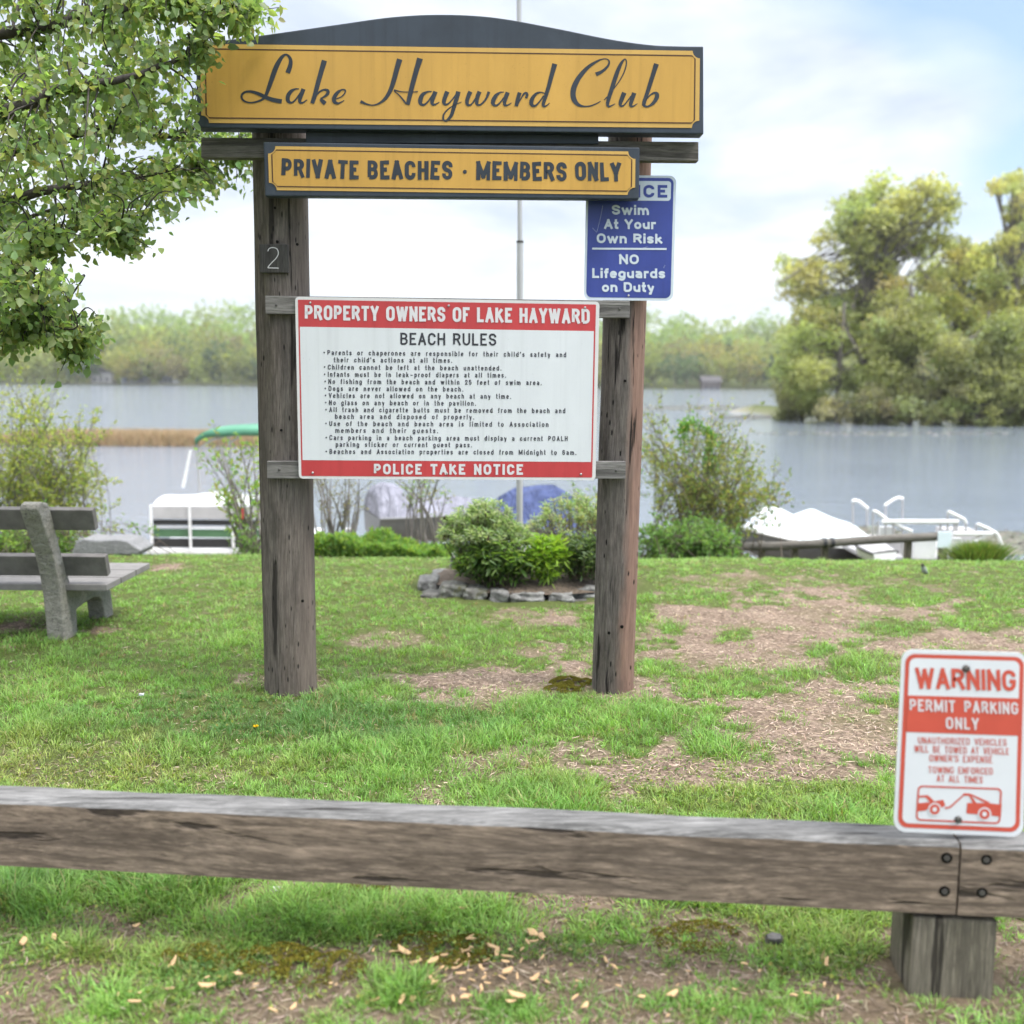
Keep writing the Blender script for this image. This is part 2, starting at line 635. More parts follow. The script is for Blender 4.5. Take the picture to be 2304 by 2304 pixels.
M['warn_red'] = paint('warning_red', (0.52, 0.085, 0.058), 0.4, 0.4, 0.05, 6)
M['warn_white'] = paint('warning_white', (0.62, 0.645, 0.68), 0.35, 0.45, 0.03, 5)
M['steel'] = paint('galvanised_steel', (0.42, 0.42, 0.42), 0.4, 0.5, 0.12, 20, metal=0.7)
M['dark_steel'] = paint('dull_bolt', (0.10, 0.095, 0.09), 0.5, 0.4, 0.2, 60, metal=0.4)
M['alu'] = paint('bare_aluminium', (0.40, 0.40, 0.41), 0.45, 0.5, 0.06, 6, streak=True, metal=0.1)
M['hole'] = paint('dark_hole', (0.008, 0.007, 0.006), 0.9, 0.1, 0.1)
M['post_left'] = wood('post_wood_grey', (0.062, 0.054, 0.047), (0.185, 0.160, 0.140), (0.100, 0.080, 0.067), 'z', 55, 0.8, pits=0.9, long=0.6, blotch=0.4,
                      red=(1.6, 0.60, (0.20, 0.160, 0.138), 0.7))
M['post_right'] = wood('post_wood_reddish', (0.060, 0.053, 0.048), (0.175, 0.155, 0.140), (0.110, 0.088, 0.076), 'z', 60, 0.95, pits=1.0, long=0.5, blotch=0.5,
                       red=(2.6, 0.55, (0.270, 0.165, 0.128), 0.85), bstr=0.8)
M['timber'] = wood('weathered_timber', (0.075, 0.068, 0.060), (0.21, 0.195, 0.175), (0.13, 0.118, 0.105), 'x', 60, 0.5, bstr=0.3)
M['batten'] = wood('grey_batten', (0.085, 0.080, 0.075), (0.25, 0.24, 0.23), (0.17, 0.16, 0.15), 'x', 45, 0.5, bstr=0.3)
M['rail_side'] = wood('rail_side_wood', (0.090, 0.070, 0.054), (0.40, 0.310, 0.235), (0.120, 0.096, 0.078), 'x', 52, 0.8, bstr=0.7, long=0.38, knots=0.8, cath=0.55, blotch=0.5)
M['rail_top'] = wood('rail_top_wood', (0.075, 0.074, 0.074), (0.27, 0.265, 0.262), (0.085, 0.083, 0.08), 'x', 70, 0.8, bstr=0.6, long=0.5, blotch=0.5)
M['rail_post'] = wood('rail_post_wood', (0.090, 0.080, 0.064), (0.28, 0.25, 0.200), (0.130, 0.115, 0.085), 'z', 45, 0.8, long=0.5, bstr=0.7, blotch=0.7, cath=0.4)
M['concrete'] = stone_mat('bench_concrete', (0.20, 0.19, 0.17), (0.33, 0.315, 0.28), (0.30, 0.29, 0.26), scale=30)
M['slat'] = paint('bench_slat', (0.150, 0.140, 0.134), 0.75, 0.25, 0.16, 12, bumpy=0.3, grain=90)
M['stone'] = stone_mat('grey_fieldstone', (0.10, 0.097, 0.094), (0.27, 0.265, 0.255), (0.40, 0.40, 0.385), moss=None)
M['stone_moss'] = stone_mat('mossy_fieldstone', (0.09, 0.086, 0.078), (0.24, 0.235, 0.215), (0.38, 0.38, 0.36), moss=(0.10, 0.10, 0.025))
M['stone_dark'] = stone_mat('dark_fieldstone', (0.06, 0.057, 0.053), (0.17, 0.165, 0.155), (0.30, 0.30, 0.28))
M['leaf'] = foliage('leaf', 0.55, 0.42, 0.45)
M['leaf_soft'] = foliage('soft_leaf', 0.5, 0.6, 0.2)
M['grass'] = foliage('grass_blade', 0.35, 0.5, 0.3)
M['straw'] = foliage('straw', 0.15, 0.8, 0.15, (1, 1, 1))
M['bark'] = wood('bark', (0.035, 0.030, 0.027), (0.10, 0.088, 0.08), (0.06, 0.052, 0.046), 'z', 30, 0.5)
M['twig'] = paint('twig', (0.13, 0.105, 0.085), 0.8, 0.2, 0.2, 8)
M['grey_twig'] = paint('grey_twig', (0.20, 0.18, 0.165), 0.8, 0.2, 0.2, 8)


# ================================================================== GROUND, WATER
def gz(x, y):
    x = np.asarray(x, float)
    y = np.asarray(y, float)
    z = (fbm(x, y, 0.9, 3) - 0.5) * 0.05 * (1 - sstep(30, 60, np.abs(y)))
    z = z + (fbm(x + 9, y, 6.0, 3) - 0.5) * 0.028 * (1 - sstep(12, 20, np.abs(y)))
    z = z - 1.30 * sstep(8.3, 14.8, y) - 2.1 * sstep(14.8, 27, y)
    # wooded point on the right
    a = np.clip((x - 27.0) / 70.0, 0, 1)
    cy = 104 - 22 * np.clip((x - 22) / 14.0, 0, 1) + 0 * a
    e = np.sqrt(np.maximum(0, (27.0 - x) / 6.0) ** 2 + ((y - cy) / np.where(y < cy, 9.0, 16.0)) ** 2)
    z = z + (2.75 - 0.0 * x) * (1 - sstep(0.5, 1.35, e)) * sstep(8, 22, x)
    # far shore and hill
    d = np.maximum(y - 448 - 10 * np.sin(x * 0.013), np.abs(x) * 0.9 - 520)
    z = z + 2.6 * sstep(-6, 10, d) + 40 * sstep(15, 420, d) * (0.7 + 0.6 * fbm(x, y, 0.004, 2))
    # tan reed spit on the left
    e2 = np.sqrt(((x + 17.0) / 9.5) ** 2 + ((y - 47.0) / 2.4) ** 2)
    z = z + 2.1 * (1 - sstep(0.5, 1.3, e2))
    return z


def px_of(x, y, z=0.0):
    p = np.stack([x, y, np.broadcast_to(z, np.shape(x))], axis=-1)
    return project(p)


STRAW = [(1780, 1580, 330, 90, 1), (1520, 1745, 430, 62, .9), (1900, 1740, 240, 50, .7), (1180, 1540, 260, 44, .9), (820, 1500, 130, 40, .5), (1700, 1480, 420, 60, 1), (1800, 1400, 440, 85, 1), (1560, 1400, 190, 75, 1), (2000, 1335, 380, 26, .9), (1860, 1640, 340, 130, 1),
         (1450, 1560, 190, 60, .9), (1090, 1522, 290, 30, 1), (640, 1532, 120, 24, 1), (1500, 1480, 190, 40, 1),
         (2150, 1500, 260, 130, 1), (1290, 1495, 90, 45, .9), (1580, 1720, 340, 70, .85), (1330, 1690, 150, 46, .7),
         (900, 1440, 130, 26, .55), (1150, 1400, 110, 34, .55), (1210, 1455, 90, 30, .7), (390, 1275, 60, 9, .8),
         (30, 1415, 100, 14, 1), (230, 1420, 60, 10, .6), (240, 2230, 260, 80, .9), (620, 2235, 300, 75, .8),
         (1040, 2185, 520, 64, 1), (900, 2020, 260, 46, .75), (1540, 2105, 250, 62, .9), (1500, 2255, 620, 52, .6),
         (1950, 2180, 240, 90, .45), (2290, 2120, 80, 120, .8), (520, 2040, 120, 40, .6), (150, 1720, 330, 50, .35),
         (1000, 1780, 90, 40, .5), (1150, 1690, 70, 26, .6), (1700, 1310, 330, 14, .5), (1270, 2290, 700, 40, .6)]
GREEN = [(1640, 1545, 140, 34, 1), (1570, 1350, 80, 15, 1), (1512, 1412, 30, 15, 1), (1648, 1430, 34, 14, 1),
         (1440, 1375, 34, 46, 1), (1930, 1500, 80, 30, 1), (2020, 1340, 110, 24, .9), (2000, 1415, 80, 20, .9),
         (1620, 1690, 90, 24, .8), (1830, 1800, 230, 36, .9), (1500, 1800, 60, 22, .9), (1270, 1610, 120, 50, 1),
         (1470, 1610, 90, 40, .9), (1420, 1680, 60, 30, .9), (1250, 1790, 90, 50, .95), (1590, 1560, 70, 24, 1),
         (1480, 1500, 60, 24, .9), (2200, 1400, 90, 22, .9), (2230, 1330, 100, 18, .9), (1850, 1470, 40, 14, .9),
         (900, 1490, 160, 22, .9), (1100, 1430, 120, 26, .7), (1580, 1615, 60, 14, .7), (1790, 1520, 50, 16, .9),
         (70, 2010, 100, 55, 1), (380, 1995, 180, 66, 1), (820, 2075, 330, 48, 1), (430, 2175, 150, 54, .9),
         (560, 2130, 90, 40, .9), (905, 2235, 80, 44, 1), (1150, 2280, 110, 36, 1), (1580, 2010, 180, 34, 1),
         (1350, 2100, 90, 34, .8), (1820, 2040, 200, 60, .9), (1830, 2150, 160, 50, .8), (200, 2140, 90, 26, .7),
         (300, 2270, 140, 40, .8), (2280, 2030, 60, 50, .9), (1620, 2270, 200, 36, .7), (1050, 2060, 110, 40, .8)]


def ell(px, py, L, nz):
    t = np.zeros_like(px)
    for cx, cy, rx, ry, s in L:
        e = np.sqrt(((px - cx) / rx) ** 2 + ((py - cy) / ry) ** 2) + nz
        t = np.maximum(t, s * (1 - sstep(0.45, 1.3, e)))
    return t


BED_C = None                      # filled with the flower bed's centre and radii


def cover(x, y):
    """grass cover 0..1 at a spot of the lawn"""
    px, py = px_of(x, y)
    n1 = fbm(x, y, 5.0, 3) - 0.5
    n2 = fbm(x + 31, y, 14.0, 2) - 0.5
    n3 = fbm(x + 71, y, 34.0, 2) - 0.5
    st = ell(px, py, STRAW, n1 * 1.5 + n2 * 0.9 + n3 * 0.7)
    gr = ell(px, py, GREEN, n1 * 1.3 + n2 * 1.0 + n3 * 0.9)
    base = 0.93 + n1 * 0.5
    base = base * (1 - 0.62 * sstep(1940, 2010, py)) + n2 * sstep(1940, 2010, py)
    out = np.clip(base * (1 - st * (0.97 - 0.25 * np.clip(n2 * 4, 0, 1))) + gr * (0.95), 0, 1)
    # beyond the picture's sides the lawn goes on, patchy
    return np.clip(out + np.clip(n2 - 0.18, 0, 1) * 1.2 * st, 0, 1)


def nonuni(lo, hi, step, out_lo, out_hi, grow=1.16):
    a = list(np.arange(lo, hi + 1e-6, step))
    s, v = step, a[-1]
    while v < out_hi:
        s *= grow
        v += s
        a.append(v)
    s, v, b = step, lo, []
    while v > out_lo:
        s *= grow
        v -= s
        b.append(v)
    return np.array(b[::-1] + a)


def build_ground():
    xs = nonuni(-4.6, 5.4, 0.032, -1500, 1500)
    ys = nonuni(1.2, 10.4, 0.032, -120, 1700, 1.12)
    X, Y = np.meshgrid(xs, ys)
    x, y = X.ravel(), Y.ravel()
    z = gz(x, y)
    nx, ny = len(xs), len(ys)
    i = np.arange(ny - 1)[:, None] * nx
    j = np.arange(nx - 1)[None, :]
    Fc = np.stack([i + j, i + j + 1, i + nx + j + 1, i + nx + j], -1).reshape(-1, 4)
    cov = np.ones_like(x)
    near = (y > 1.0) & (y < 12) & (np.abs(x) < 9)
    cov[near] = cover(x[near], y[near])
    beach = sstep(12.2, 13.6, y) * (1 - sstep(40, 60, y) * (z > ZW + 0.15))
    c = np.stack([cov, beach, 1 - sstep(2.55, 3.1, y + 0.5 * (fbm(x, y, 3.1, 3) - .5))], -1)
    m, nt, b = mat_new('ground')
    at = node(nt, 'ShaderNodeAttribute', attribute_name='col')
    sp = node(nt, 'ShaderNodeSeparateColor')
    nt.links.new(at.outputs['Color'], sp.inputs[0])
    co = objco(nt)
    n1 = noise(nt, co, 5.0, 8, 0.72)
    n2 = noise(nt, co, 55.0, 6, 0.7)
    n3 = noise(nt, co, 1.6, 4, 0.6)
    soil = mixc(nt, ramp(nt, n1, [(0.3, 0.0), (0.7, 1.0)]), (0.140, 0.100, 0.074), (0.32, 0.242, 0.186))
    soil = mixc(nt, ramp(nt, n2, [(0.36, 0.85), (0.55, 0.0)]), soil, (0.060, 0.045, 0.034))
    soil = mixc(nt, ramp(nt, n2, [(0.58, 0.0), (0.72, 0.8)]), soil, (0.50, 0.395, 0.315))
    soil = mixc(nt, ramp(nt, n3, [(0.50, 0.0), (0.62, 0.55)]), soil, (0.10, 0.095, 0.040))
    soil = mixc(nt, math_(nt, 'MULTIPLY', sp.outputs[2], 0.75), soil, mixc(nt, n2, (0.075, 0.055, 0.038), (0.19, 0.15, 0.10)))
    turf = mixc(nt, ramp(nt, n2, [(0.35, 0.0), (0.65, 1.0)]), (0.055, 0.062, 0.022), (0.105, 0.135, 0.040))
    g = ramp(nt, math_(nt, 'ADD', sp.outputs[0], math_(nt, 'MULTIPLY', math_(nt, 'SUBTRACT', n2, 0.5), 0.5)), [(0.35, 0.0), (0.75, 1.0)])
    c1 = mixc(nt, g, soil, turf)
    sand = mixc(nt, n1, (0.22, 0.20, 0.17), (0.36, 0.33, 0.28))
    c1 = mixc(nt, sp.outputs[1], c1, sand)
    setc(nt, b, c1)
    b.inputs['Roughness'].default_value = 0.95
    b.inputs['Specular IOR Level'].default_value = 0.1
    bump(nt, b, math_(nt, 'ADD', n2, n1), 0.6, 0.02)
    o = fast_mesh('ground', np.stack([x, y, z], -1), [Fc], m, None, c, smooth=True)
    o['kind'] = 'structure'


build_ground()


def build_lake():
    m, nt, b = mat_new('lake_water')
    co = objco(nt)
    n1 = noise(nt, mapping(nt, co, (1.0, 2.2, 1)), 2.6, 4, 0.6)
    n2 = noise(nt, mapping(nt, co, (0.5, 1.0, 1)), 0.35, 3, 0.55)
    n4 = noise(nt, mapping(nt, co, (1, 2.0, 1)), 9.0, 3, 0.6)
    setc(nt, b, mixc(nt, n2, (0.14, 0.165, 0.205), (0.19, 0.22, 0.265)))
    b.inputs['Roughness'].default_value = 0.07
    b.inputs['IOR'].default_value = 1.52
    n5 = noise(nt, mapping(nt, co, (0.5, 2.4, 1)), 1.1, 3, 0.6, 0.4)
    h = math_(nt, 'ADD', math_(nt, 'ADD', math_(nt, 'MULTIPLY', n1, 0.6), math_(nt, 'MULTIPLY', n5, 1.3)), math_(nt, 'ADD', n2, math_(nt, 'MULTIPLY', n4, 0.7)))
    bump(nt, b, h, 0.34, 0.12)
    xs = np.array([-900, -200, -60, -20, 0, 20, 60, 200, 900.0])
    ys = np.array([13.5, 20, 30, 60, 120, 240, 520.0])
    X, Y = np.meshgrid(xs, ys)
    nx, ny = len(xs), len(ys)
    i = np.arange(ny - 1)[:, None] * nx
    j = np.arange(nx - 1)[None, :]
    Fc = np.stack([i + j, i + j + 1, i + nx + j + 1, i + nx + j], -1).reshape(-1, 4)
    o = fast_mesh('lake_water', np.stack([X.ravel(), Y.ravel(), np.full(X.size, ZW)], -1), [Fc], m)
    o['kind'] = 'structure'


build_lake()


def stuff(o):
    o['kind'] = 'stuff'
    return o


# ------------------------------------------------------------------ grass
def spots(n, y0=2.05, y1=10.6, pw=0.0, wide=0.60):
    """random spots of the lawn, denser near the camera"""
    u = rng.random(n)
    y = y0 * (y1 / y0) ** (u ** (1 + pw))
    x = (rng.random(n) * 2 - 1) * (0.35 + y * wide)
    return x, y


SKIP = []          # (x, y, rx, ry) spots kept bare: posts, flower bed, bench legs


def not_skipped(x, y):
    k = np.ones(len(x), bool)
    for cx, cy, rx, ry in SKIP:
        k &= ((x - cx) / rx) ** 2 + ((y - cy) / ry) ** 2 > 1
    return k


def blades(x, y, az, lean, L, W, colr, droop=0.5):
    n = len(x)
    z = gz(x, y) - 0.004
    base = np.stack([x, y, z], -1)
    hd = np.stack([np.cos(az), np.sin(az), np.zeros(n)], -1)
    up = np.array([0, 0, 1.0])
    s = np.stack([-np.sin(az), np.cos(az), np.zeros(n)], -1)
    tw = rng.normal(size=(n, 1)) * 0.9
    s = unit(s + hd * tw)
    l1 = lean[:, None]
    l2 = (lean + droop * (0.4 + rng.random(n)))[:, None]
    d1 = hd * np.sin(l1) + up * np.cos(l1)
    d2 = hd * np.sin(l2) + up * np.cos(l2)
    L = L[:, None]
    W = W[:, None] * 0.5
    p1 = base + d1 * L * 0.55
    p2 = p1 + d2 * L * 0.45
    V = np.stack([base - s * W * 0.8, base + s * W * 0.8, p1 - s * W, p1 + s * W, p2], 1).reshape(-1, 3)
    b = np.arange(n)[:, None] * 5
    return V, b + np.array([[0, 1, 3, 2]]), b + np.array([[2, 3, 4]]), np.repeat(colr, 5, axis=0)


def grass_colour(x, y, n_):
    px, py = px_of(x, y)
    lush = np.array([0.140, 0.262, 0.060])
    bright = np.array([0.235, 0.370, 0.092])
    dark = np.array([0.085, 0.180, 0.056])
    yel = np.array([0.275, 0.300, 0.090])
    t = fbm(x, y, 2.2, 3)[:, None]
    c = lush * (1 - t) + bright * t
    c = c * 1.0
    nz = fbm(x + 5, y, 4.0, 2) - 0.5
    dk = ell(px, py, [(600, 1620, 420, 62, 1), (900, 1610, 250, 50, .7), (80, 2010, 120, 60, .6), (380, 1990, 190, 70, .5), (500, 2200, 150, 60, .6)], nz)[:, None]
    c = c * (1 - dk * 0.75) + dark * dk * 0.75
    ye = ell(px, py, [(150, 1720, 420, 70, 1), (500, 1730, 300, 40, .7), (1650, 1790, 400, 60, .6), (1300, 1745, 160, 40, .5), (250, 2140, 260, 60, .5), (1900, 2100, 260, 90, .5)], nz)[:, None]
    c = c * (1 - ye * 0.7) + yel * ye * 0.7
    far = sstep(6.0, 9.5, y)[:, None]
    c = c * (1 - far * 0.5) + np.array([0.245, 0.360, 0.110]) * far * 0.5
    c = c * (1 + 0.20 * rng.normal(size=(n_, 1))) * (1 + 0.07 * rng.normal(size=(n_, 3)))
    c = c * np.array([1.10, 1.12, 1.12])
    dry = rng.random(n_) < 0.05
    c[dry] = np.array([0.34, 0.28, 0.15]) * (0.8 + 0.4 * rng.random((dry.sum(), 1)))
    return np.clip(c, 0.01, 0.6)


def build_grass():
    # tufts
    x, y = spots(52000, wide=0.58)
    cv = cover(x, y)
    k = (rng.random(len(x)) < cv ** 1.3) & not_skipped(x, y)
    x, y, cv = x[k], y[k], cv[k]
    far = sstep(5.0, 8.5, y)
    big = np.clip((fbm(x + 3, y, 3.0, 3) - 0.42) * 3.2, 0, 1)
    px, py = px_of(x, y)
    near_long = ell(px, py, [(70, 2010, 110, 60, 1), (380, 1990, 190, 70, 1), (820, 2070, 330, 50, .8), (1560, 2005, 200, 40, .9), (900, 2235, 90, 50, .6),
                             (1250, 1790, 110, 55, .6), (1000, 1700, 300, 50, .5)], fbm(x, y, 6, 2) - 0.5)
    nb = np.where(y < 5, 11, 8) + rng.integers(0, 5, len(x))
    idx = np.repeat(np.arange(len(x)), nb)
    n = len(idx)
    az = rng.random(n) * 2 * np.pi
    rad = (0.012 + 0.016 * big[idx]) * np.sqrt(rng.random(n)) * 1.4
    bx = x[idx] + np.cos(az) * rad
    by = y[idx] + np.sin(az) * rad
    hh = (0.034 + 0.034 * big + 0.055 * near_long) * (1 - 0.35 * far)
    hh = hh * (0.55 + 0.45 * np.clip(cv, 0, 1))
    L = hh[idx] * (0.55 + 0.75 * rng.random(n))
    lean = np.abs(rng.normal(size=n)) * 0.38 + 0.10 + 8 * rad
    Wd = (0.0022 + 0.0014 * rng.random(n)) * (1 + 0.5 * far[idx])
    az2 = az + rng.normal(size=n) * 0.5
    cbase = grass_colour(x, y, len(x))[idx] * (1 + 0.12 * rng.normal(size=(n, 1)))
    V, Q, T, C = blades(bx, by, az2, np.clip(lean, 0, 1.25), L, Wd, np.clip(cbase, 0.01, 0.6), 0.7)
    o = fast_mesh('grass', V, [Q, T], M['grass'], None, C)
    tag(stuff(o), 'patchy green lawn grass in tufts around the sign posts', 'grass')


def build_straw():
    n0 = 125000
    x, y = spots(n0, 2.05, 9.4, wide=0.58)
    cv = cover(x, y)
    pxx, pyy = px_of(x, y)
    k = (rng.random(n0) < (1 - cv) ** 0.8 * 0.95 * (1 - 0.5 * sstep(1960, 2060, pyy))) & not_skipped(x, y)
    x, y = x[k], y[k]
    n = len(x)
    px, py = px_of(x, y)
    z = gz(x, y) + 0.002 + 0.010 * rng.random(n) ** 2
    az = rng.random(n) * 2 * np.pi
    L = 0.012 + 0.035 * rng.random(n) ** 1.5
    W = 0.0011 + 0.0012 * rng.random(n)
    t = np.stack([np.cos(az), np.sin(az), rng.normal(size=n) * 0.16], -1)
    s = np.stack([-np.sin(az), np.cos(az), rng.normal(size=n) * 0.5], -1)
    s = unit(s)
    bend = (rng.normal(size=n) * 0.35)[:, None]
    p = np.stack([x, y, z], -1)
    mid = p + t * (L * 0.5)[:, None]
    end = mid + unit(t + s * bend * np.array([1, 1, 0.2])) * (L * 0.5)[:, None]
    w = W[:, None]
    V = np.stack([p - s * w * .6, p + s * w * .6, mid - s * w, mid + s * w, end - s * w * .5, end + s * w * .5], 1).reshape(-1, 3)
    b = np.arange(n)[:, None] * 6
    Fq = np.concatenate([b + np.array([[0, 1, 3, 2]]), b + np.array([[2, 3, 5, 4]])])
    C = vary([(0.43, 0.335, 0.262), (0.51, 0.405, 0.325), (0.35, 0.262, 0.20), (0.22, 0.165, 0.125), (0.45, 0.375, 0.255)], n, 0.3, 0.07)
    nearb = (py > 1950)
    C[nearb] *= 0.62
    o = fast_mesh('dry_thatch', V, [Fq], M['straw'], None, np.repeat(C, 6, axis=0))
    tag(stuff(o), 'tan dead grass thatch scattered over the bare soil', 'dry grass')


def build_weeds():
    L = [(1200, 2120, 900, 90, .45), (500, 2200, 600, 90, .45), (1550, 1755, 330, 50, 1), (1750, 1800, 250, 40, .8), (150, 2090, 260, 70, .8), (200, 2160, 250, 40, .6), (1120, 2030, 130, 36, .9), (260, 1730, 330, 40, .7),
         (1650, 1700, 200, 30, .6), (2000, 1560, 120, 50, .5), (700, 1600, 300, 60, .5), (1900, 2180, 240, 70, .6), (560, 1640, 90, 24, .9)]
    x, y = spots(46000, 2.05, 6.0)
    px, py = px_of(x, y)
    w = ell(px, py, L, fbm(x, y, 7.0, 2) - 0.5)
    k = (rng.random(len(x)) < w) & not_skipped(x, y)
    x, y = x[k], y[k]
    n = len(x)
    pos = np.stack([x, y, gz(x, y) + 0.004 + 0.022 * rng.random(n)], -1)
    d = rand_dirs(n)
    d[:, 2] = np.abs(d[:, 2]) * 0.5
    nr = unit(np.array([0, 0, 1.0]) + rand_dirs(n) * 0.5)
    V, Fc, C = leaf_geo(pos, d, nr, 0.008 + 0.009 * rng.random(n), 0.007 + 0.006 * rng.random(n), vary([(0.13, 0.19, 0.045), (0.20, 0.23, 0.05), (0.10, 0.15, 0.04)], n))
    o = fast_mesh('ground_weeds', V, [Fc], M['grass'], None, C)
    tag(stuff(o), 'low small leaved green weeds creeping between the grass tufts', 'weeds')


def build_moss():
    # cushions of moss by the right post and near the wood chips
    pts = [(1290, 1540, 0.03, 26), (1270, 1552, 0.025, 14), (1000, 2140, 0.035, 14), (620, 2170, 0.03, 10), (720, 2190, 0.03, 10), (1560, 2110, 0.03, 8), (800, 2005, 0.025, 14), (440, 2165, 0.03, 8)]
    Vs, Cs = [], []
    for px, py, r, n in pts:
        g = G(px, py)
        m = n * 260
        a, q = rng.random(m) * 2 * np.pi, np.sqrt(rng.random(m))
        cx = g.x + np.cos(a) * q * r * 4.2
        cy = g.y + np.sin(a) * q * r * 2.6
        keep = fbm(cx, cy, 26, 2) > 0.40
        cx, cy, q = cx[keep], cy[keep], q[keep]
        hgt = 0.028 * np.sqrt(np.clip(1 - q * q, 0, 1)) * (0.4 + 1.1 * (fbm(cx, cy, 30, 2) - 0.2))
        Vs.append(np.stack([cx, cy, gz(cx, cy) + hgt], -1))
    pos = np.concatenate(Vs)
    n = len(pos)
    d = unit(np.array([0, 0, 1.0]) + rand_dirs(n) * 0.8)
    V, Fc, C = leaf_geo(pos, d, rand_dirs(n), 0.007, 0.004, vary([(0.17, 0.15, 0.02), (0.13, 0.125, 0.02), (0.21, 0.19, 0.03)], n))
    o = fast_mesh('moss', V, [Fc], M['straw'], None, C)
    tag(stuff(o), 'olive yellow moss cushions at the foot of the right post', 'moss')


# ================================================================== LETTERING
# a plain stroke alphabet: x 0..1 over the letter's width, y in cap heights; r = rounded corner
XH = 0.74
GL = {
    'A': (.98, ['0,0 .5,1 1,0', '.17,.3 .83,.3 ~']), 'B': (.92, ['0,0 0,1 .93,1r .93,.53r 0,.53 ~', '0,.53 1,.53r 1,0r 0,0 ~']),
    'C': (.95, ['1,.7 1,1r 0,1r 0,0r 1,0r 1,.32 ~']), 'D': (.95, ['0,0 0,1 1,1r 1,0r 0,0 ~']), 'E': (.82, ['1,1 0,1 0,0 1,0', '0,.52 .92,.52 ~']),
    'F': (.78, ['1,1 0,1 0,0', '0,.5 .88,.5 ~']), 'G': (.98, ['1,.72 1,1r 0,1r 0,0r 1,0r 1,.45 .55,.45 ~']), 'H': (.94, ['0,0 0,1', '1,0 1,1', '0,.52 1,.52 ~']),
    'I': (.2, ['.5,0 .5,1']), 'J': (.8, ['1,1 1,0r 0,0r 0,.3 ~']), 'K': (.95, ['0,0 0,1', '1,1 0,.38 ~', '.32,.56 1,0']), 'L': (.78, ['0,1 0,0 1,0']),
    'M': (1.25, ['0,0 0,1 .5,.12 1,1 1,0']), 'N': (.94, ['0,0 0,1 1,0 1,1']), 'O': (1.0, ['0,.5 0,1r 1,1r 1,0r 0,0r 0,.5 ~']),
    'P': (.9, ['0,0 0,1 1,1r 1,.46r 0,.46 ~']), 'R': (.94, ['0,0 0,1 .96,1r .96,.5r 0,.5 ~', '.55,.5 1,0']),
    'S': (.92, ['1,.72 1,1r 0,1r 0,.54r 1,.48r 1,0r 0,0r 0,.29 ~']), 'T': (.88, ['0,1 1,1', '.5,0 .5,1 ~b']), 'U': (.94, ['0,1 0,0r 1,0r 1,1']),
    'V': (.95, ['0,1 .5,0 1,1']), 'W': (1.35, ['0,1 .25,0 .5,.95 .75,0 1,1']), 'X': (.95, ['0,0 1,1', '0,1 1,0']), 'Y': (.94, ['0,1 .5,.44 1,1', '.5,.44 .5,0']),
    'Z': (.88, ['0,1 1,1 0,0 1,0']),
    'a': (.8, ['.1,.74 .97,.74r .97,0', '.97,.40 0,.40r 0,0r .97,0 ~']), 'b': (.82, ['0,0 0,1', '0,.25 0,0r 1,0r 1,.74r 0,.74r 0,.5 ~']),
    'c': (.78, ['1,.5 1,.74r 0,.74r 0,0r 1,0r 1,.25 ~']), 'd': (.82, ['1,0 1,1', '1,.25 1,0r 0,0r 0,.74r 1,.74r 1,.5 ~']),
    'e': (.8, ['0,.39 1,.39 1,.74r 0,.74r 0,0r .8,0r 1,.1 ~']), 'f': (.5, ['.38,0 .38,1r 1,1', '0,.72 .95,.72']),
    'g': (.82, ['1,.74 1,-.26r 0,-.26r 0,-.12 ~', '1,.25 1,0r 0,0r 0,.74r 1,.74r 1,.5 ~']), 'h': (.8, ['0,0 0,1', '0,.45 0,.74r 1,.74r 1,0']),
    'i': (.2, ['.5,0 .5,.74']), 'k': (.8, ['0,0 0,1', '1,.74 0,.28 ~', '.3,.44 1,0']), 'l': (.2, ['.5,0 .5,1']),
    'm': (1.25, ['0,0 0,.74', '0,.45 0,.74r .5,.74r .5,0', '.5,.45 .5,.74r 1,.74r 1,0']), 'n': (.8, ['0,0 0,.74', '0,.45 0,.74r 1,.74r 1,0']),
    'o': (.82, ['0,.37 0,.74r 1,.74r 1,0r 0,0r 0,.37 ~']), 'p': (.82, ['0,-.26 0,.74', '0,.25 0,0r 1,0r 1,.74r 0,.74r 0,.5 ~']),
    'r': (.55, ['0,0 0,.74', '0,.4 0,.74r 1,.74']), 's': (.74, ['1,.55 1,.74r 0,.74r 0,.41r 1,.35r 1,0r 0,0r 0,.2 ~']),
    't': (.5, ['.38,1 .38,0r 1,0', '0,.72 .95,.72']), 'u': (.8, ['0,.74 0,0r 1,0r 1,.3 ~', '1,.74 1,0']), 'v': (.8, ['0,.74 .5,0 1,.74']),
    'w': (1.2, ['0,.74 .25,0 .5,.7 .75,0 1,.74']), 'x': (.8, ['0,0 1,.74', '0,.74 1,0']), 'y': (.8, ['0,.74 .52,.0', '1,.74 .45,-.26 .1,-.26 ~']),
    'z': (.75, ['0,.74 1,.74 0,0 1,0']),
    '2': (.82, ['0,.7 0,1r 1,1r 1,.56r 0,0 1,0']), '5': (.82, ['.95,1 .05,1 0,.56 .5,.62 1,.62r 1,0r 0,0r 0,.26 ~']), '6': (.84, ['1,.75 1,1r 0,1r 0,0r 1,0r 1,.58r 0,.58 ~']),
    '.': (.2, ['.5,0 .5,.02']), ',': (.2, ['.5,0 .5,-.02']), "'": (.2, ['.5,.8 .5,1']), '-': (1.0, ['0,.38 1,.38 ~']), ' ': (.62, []),
}


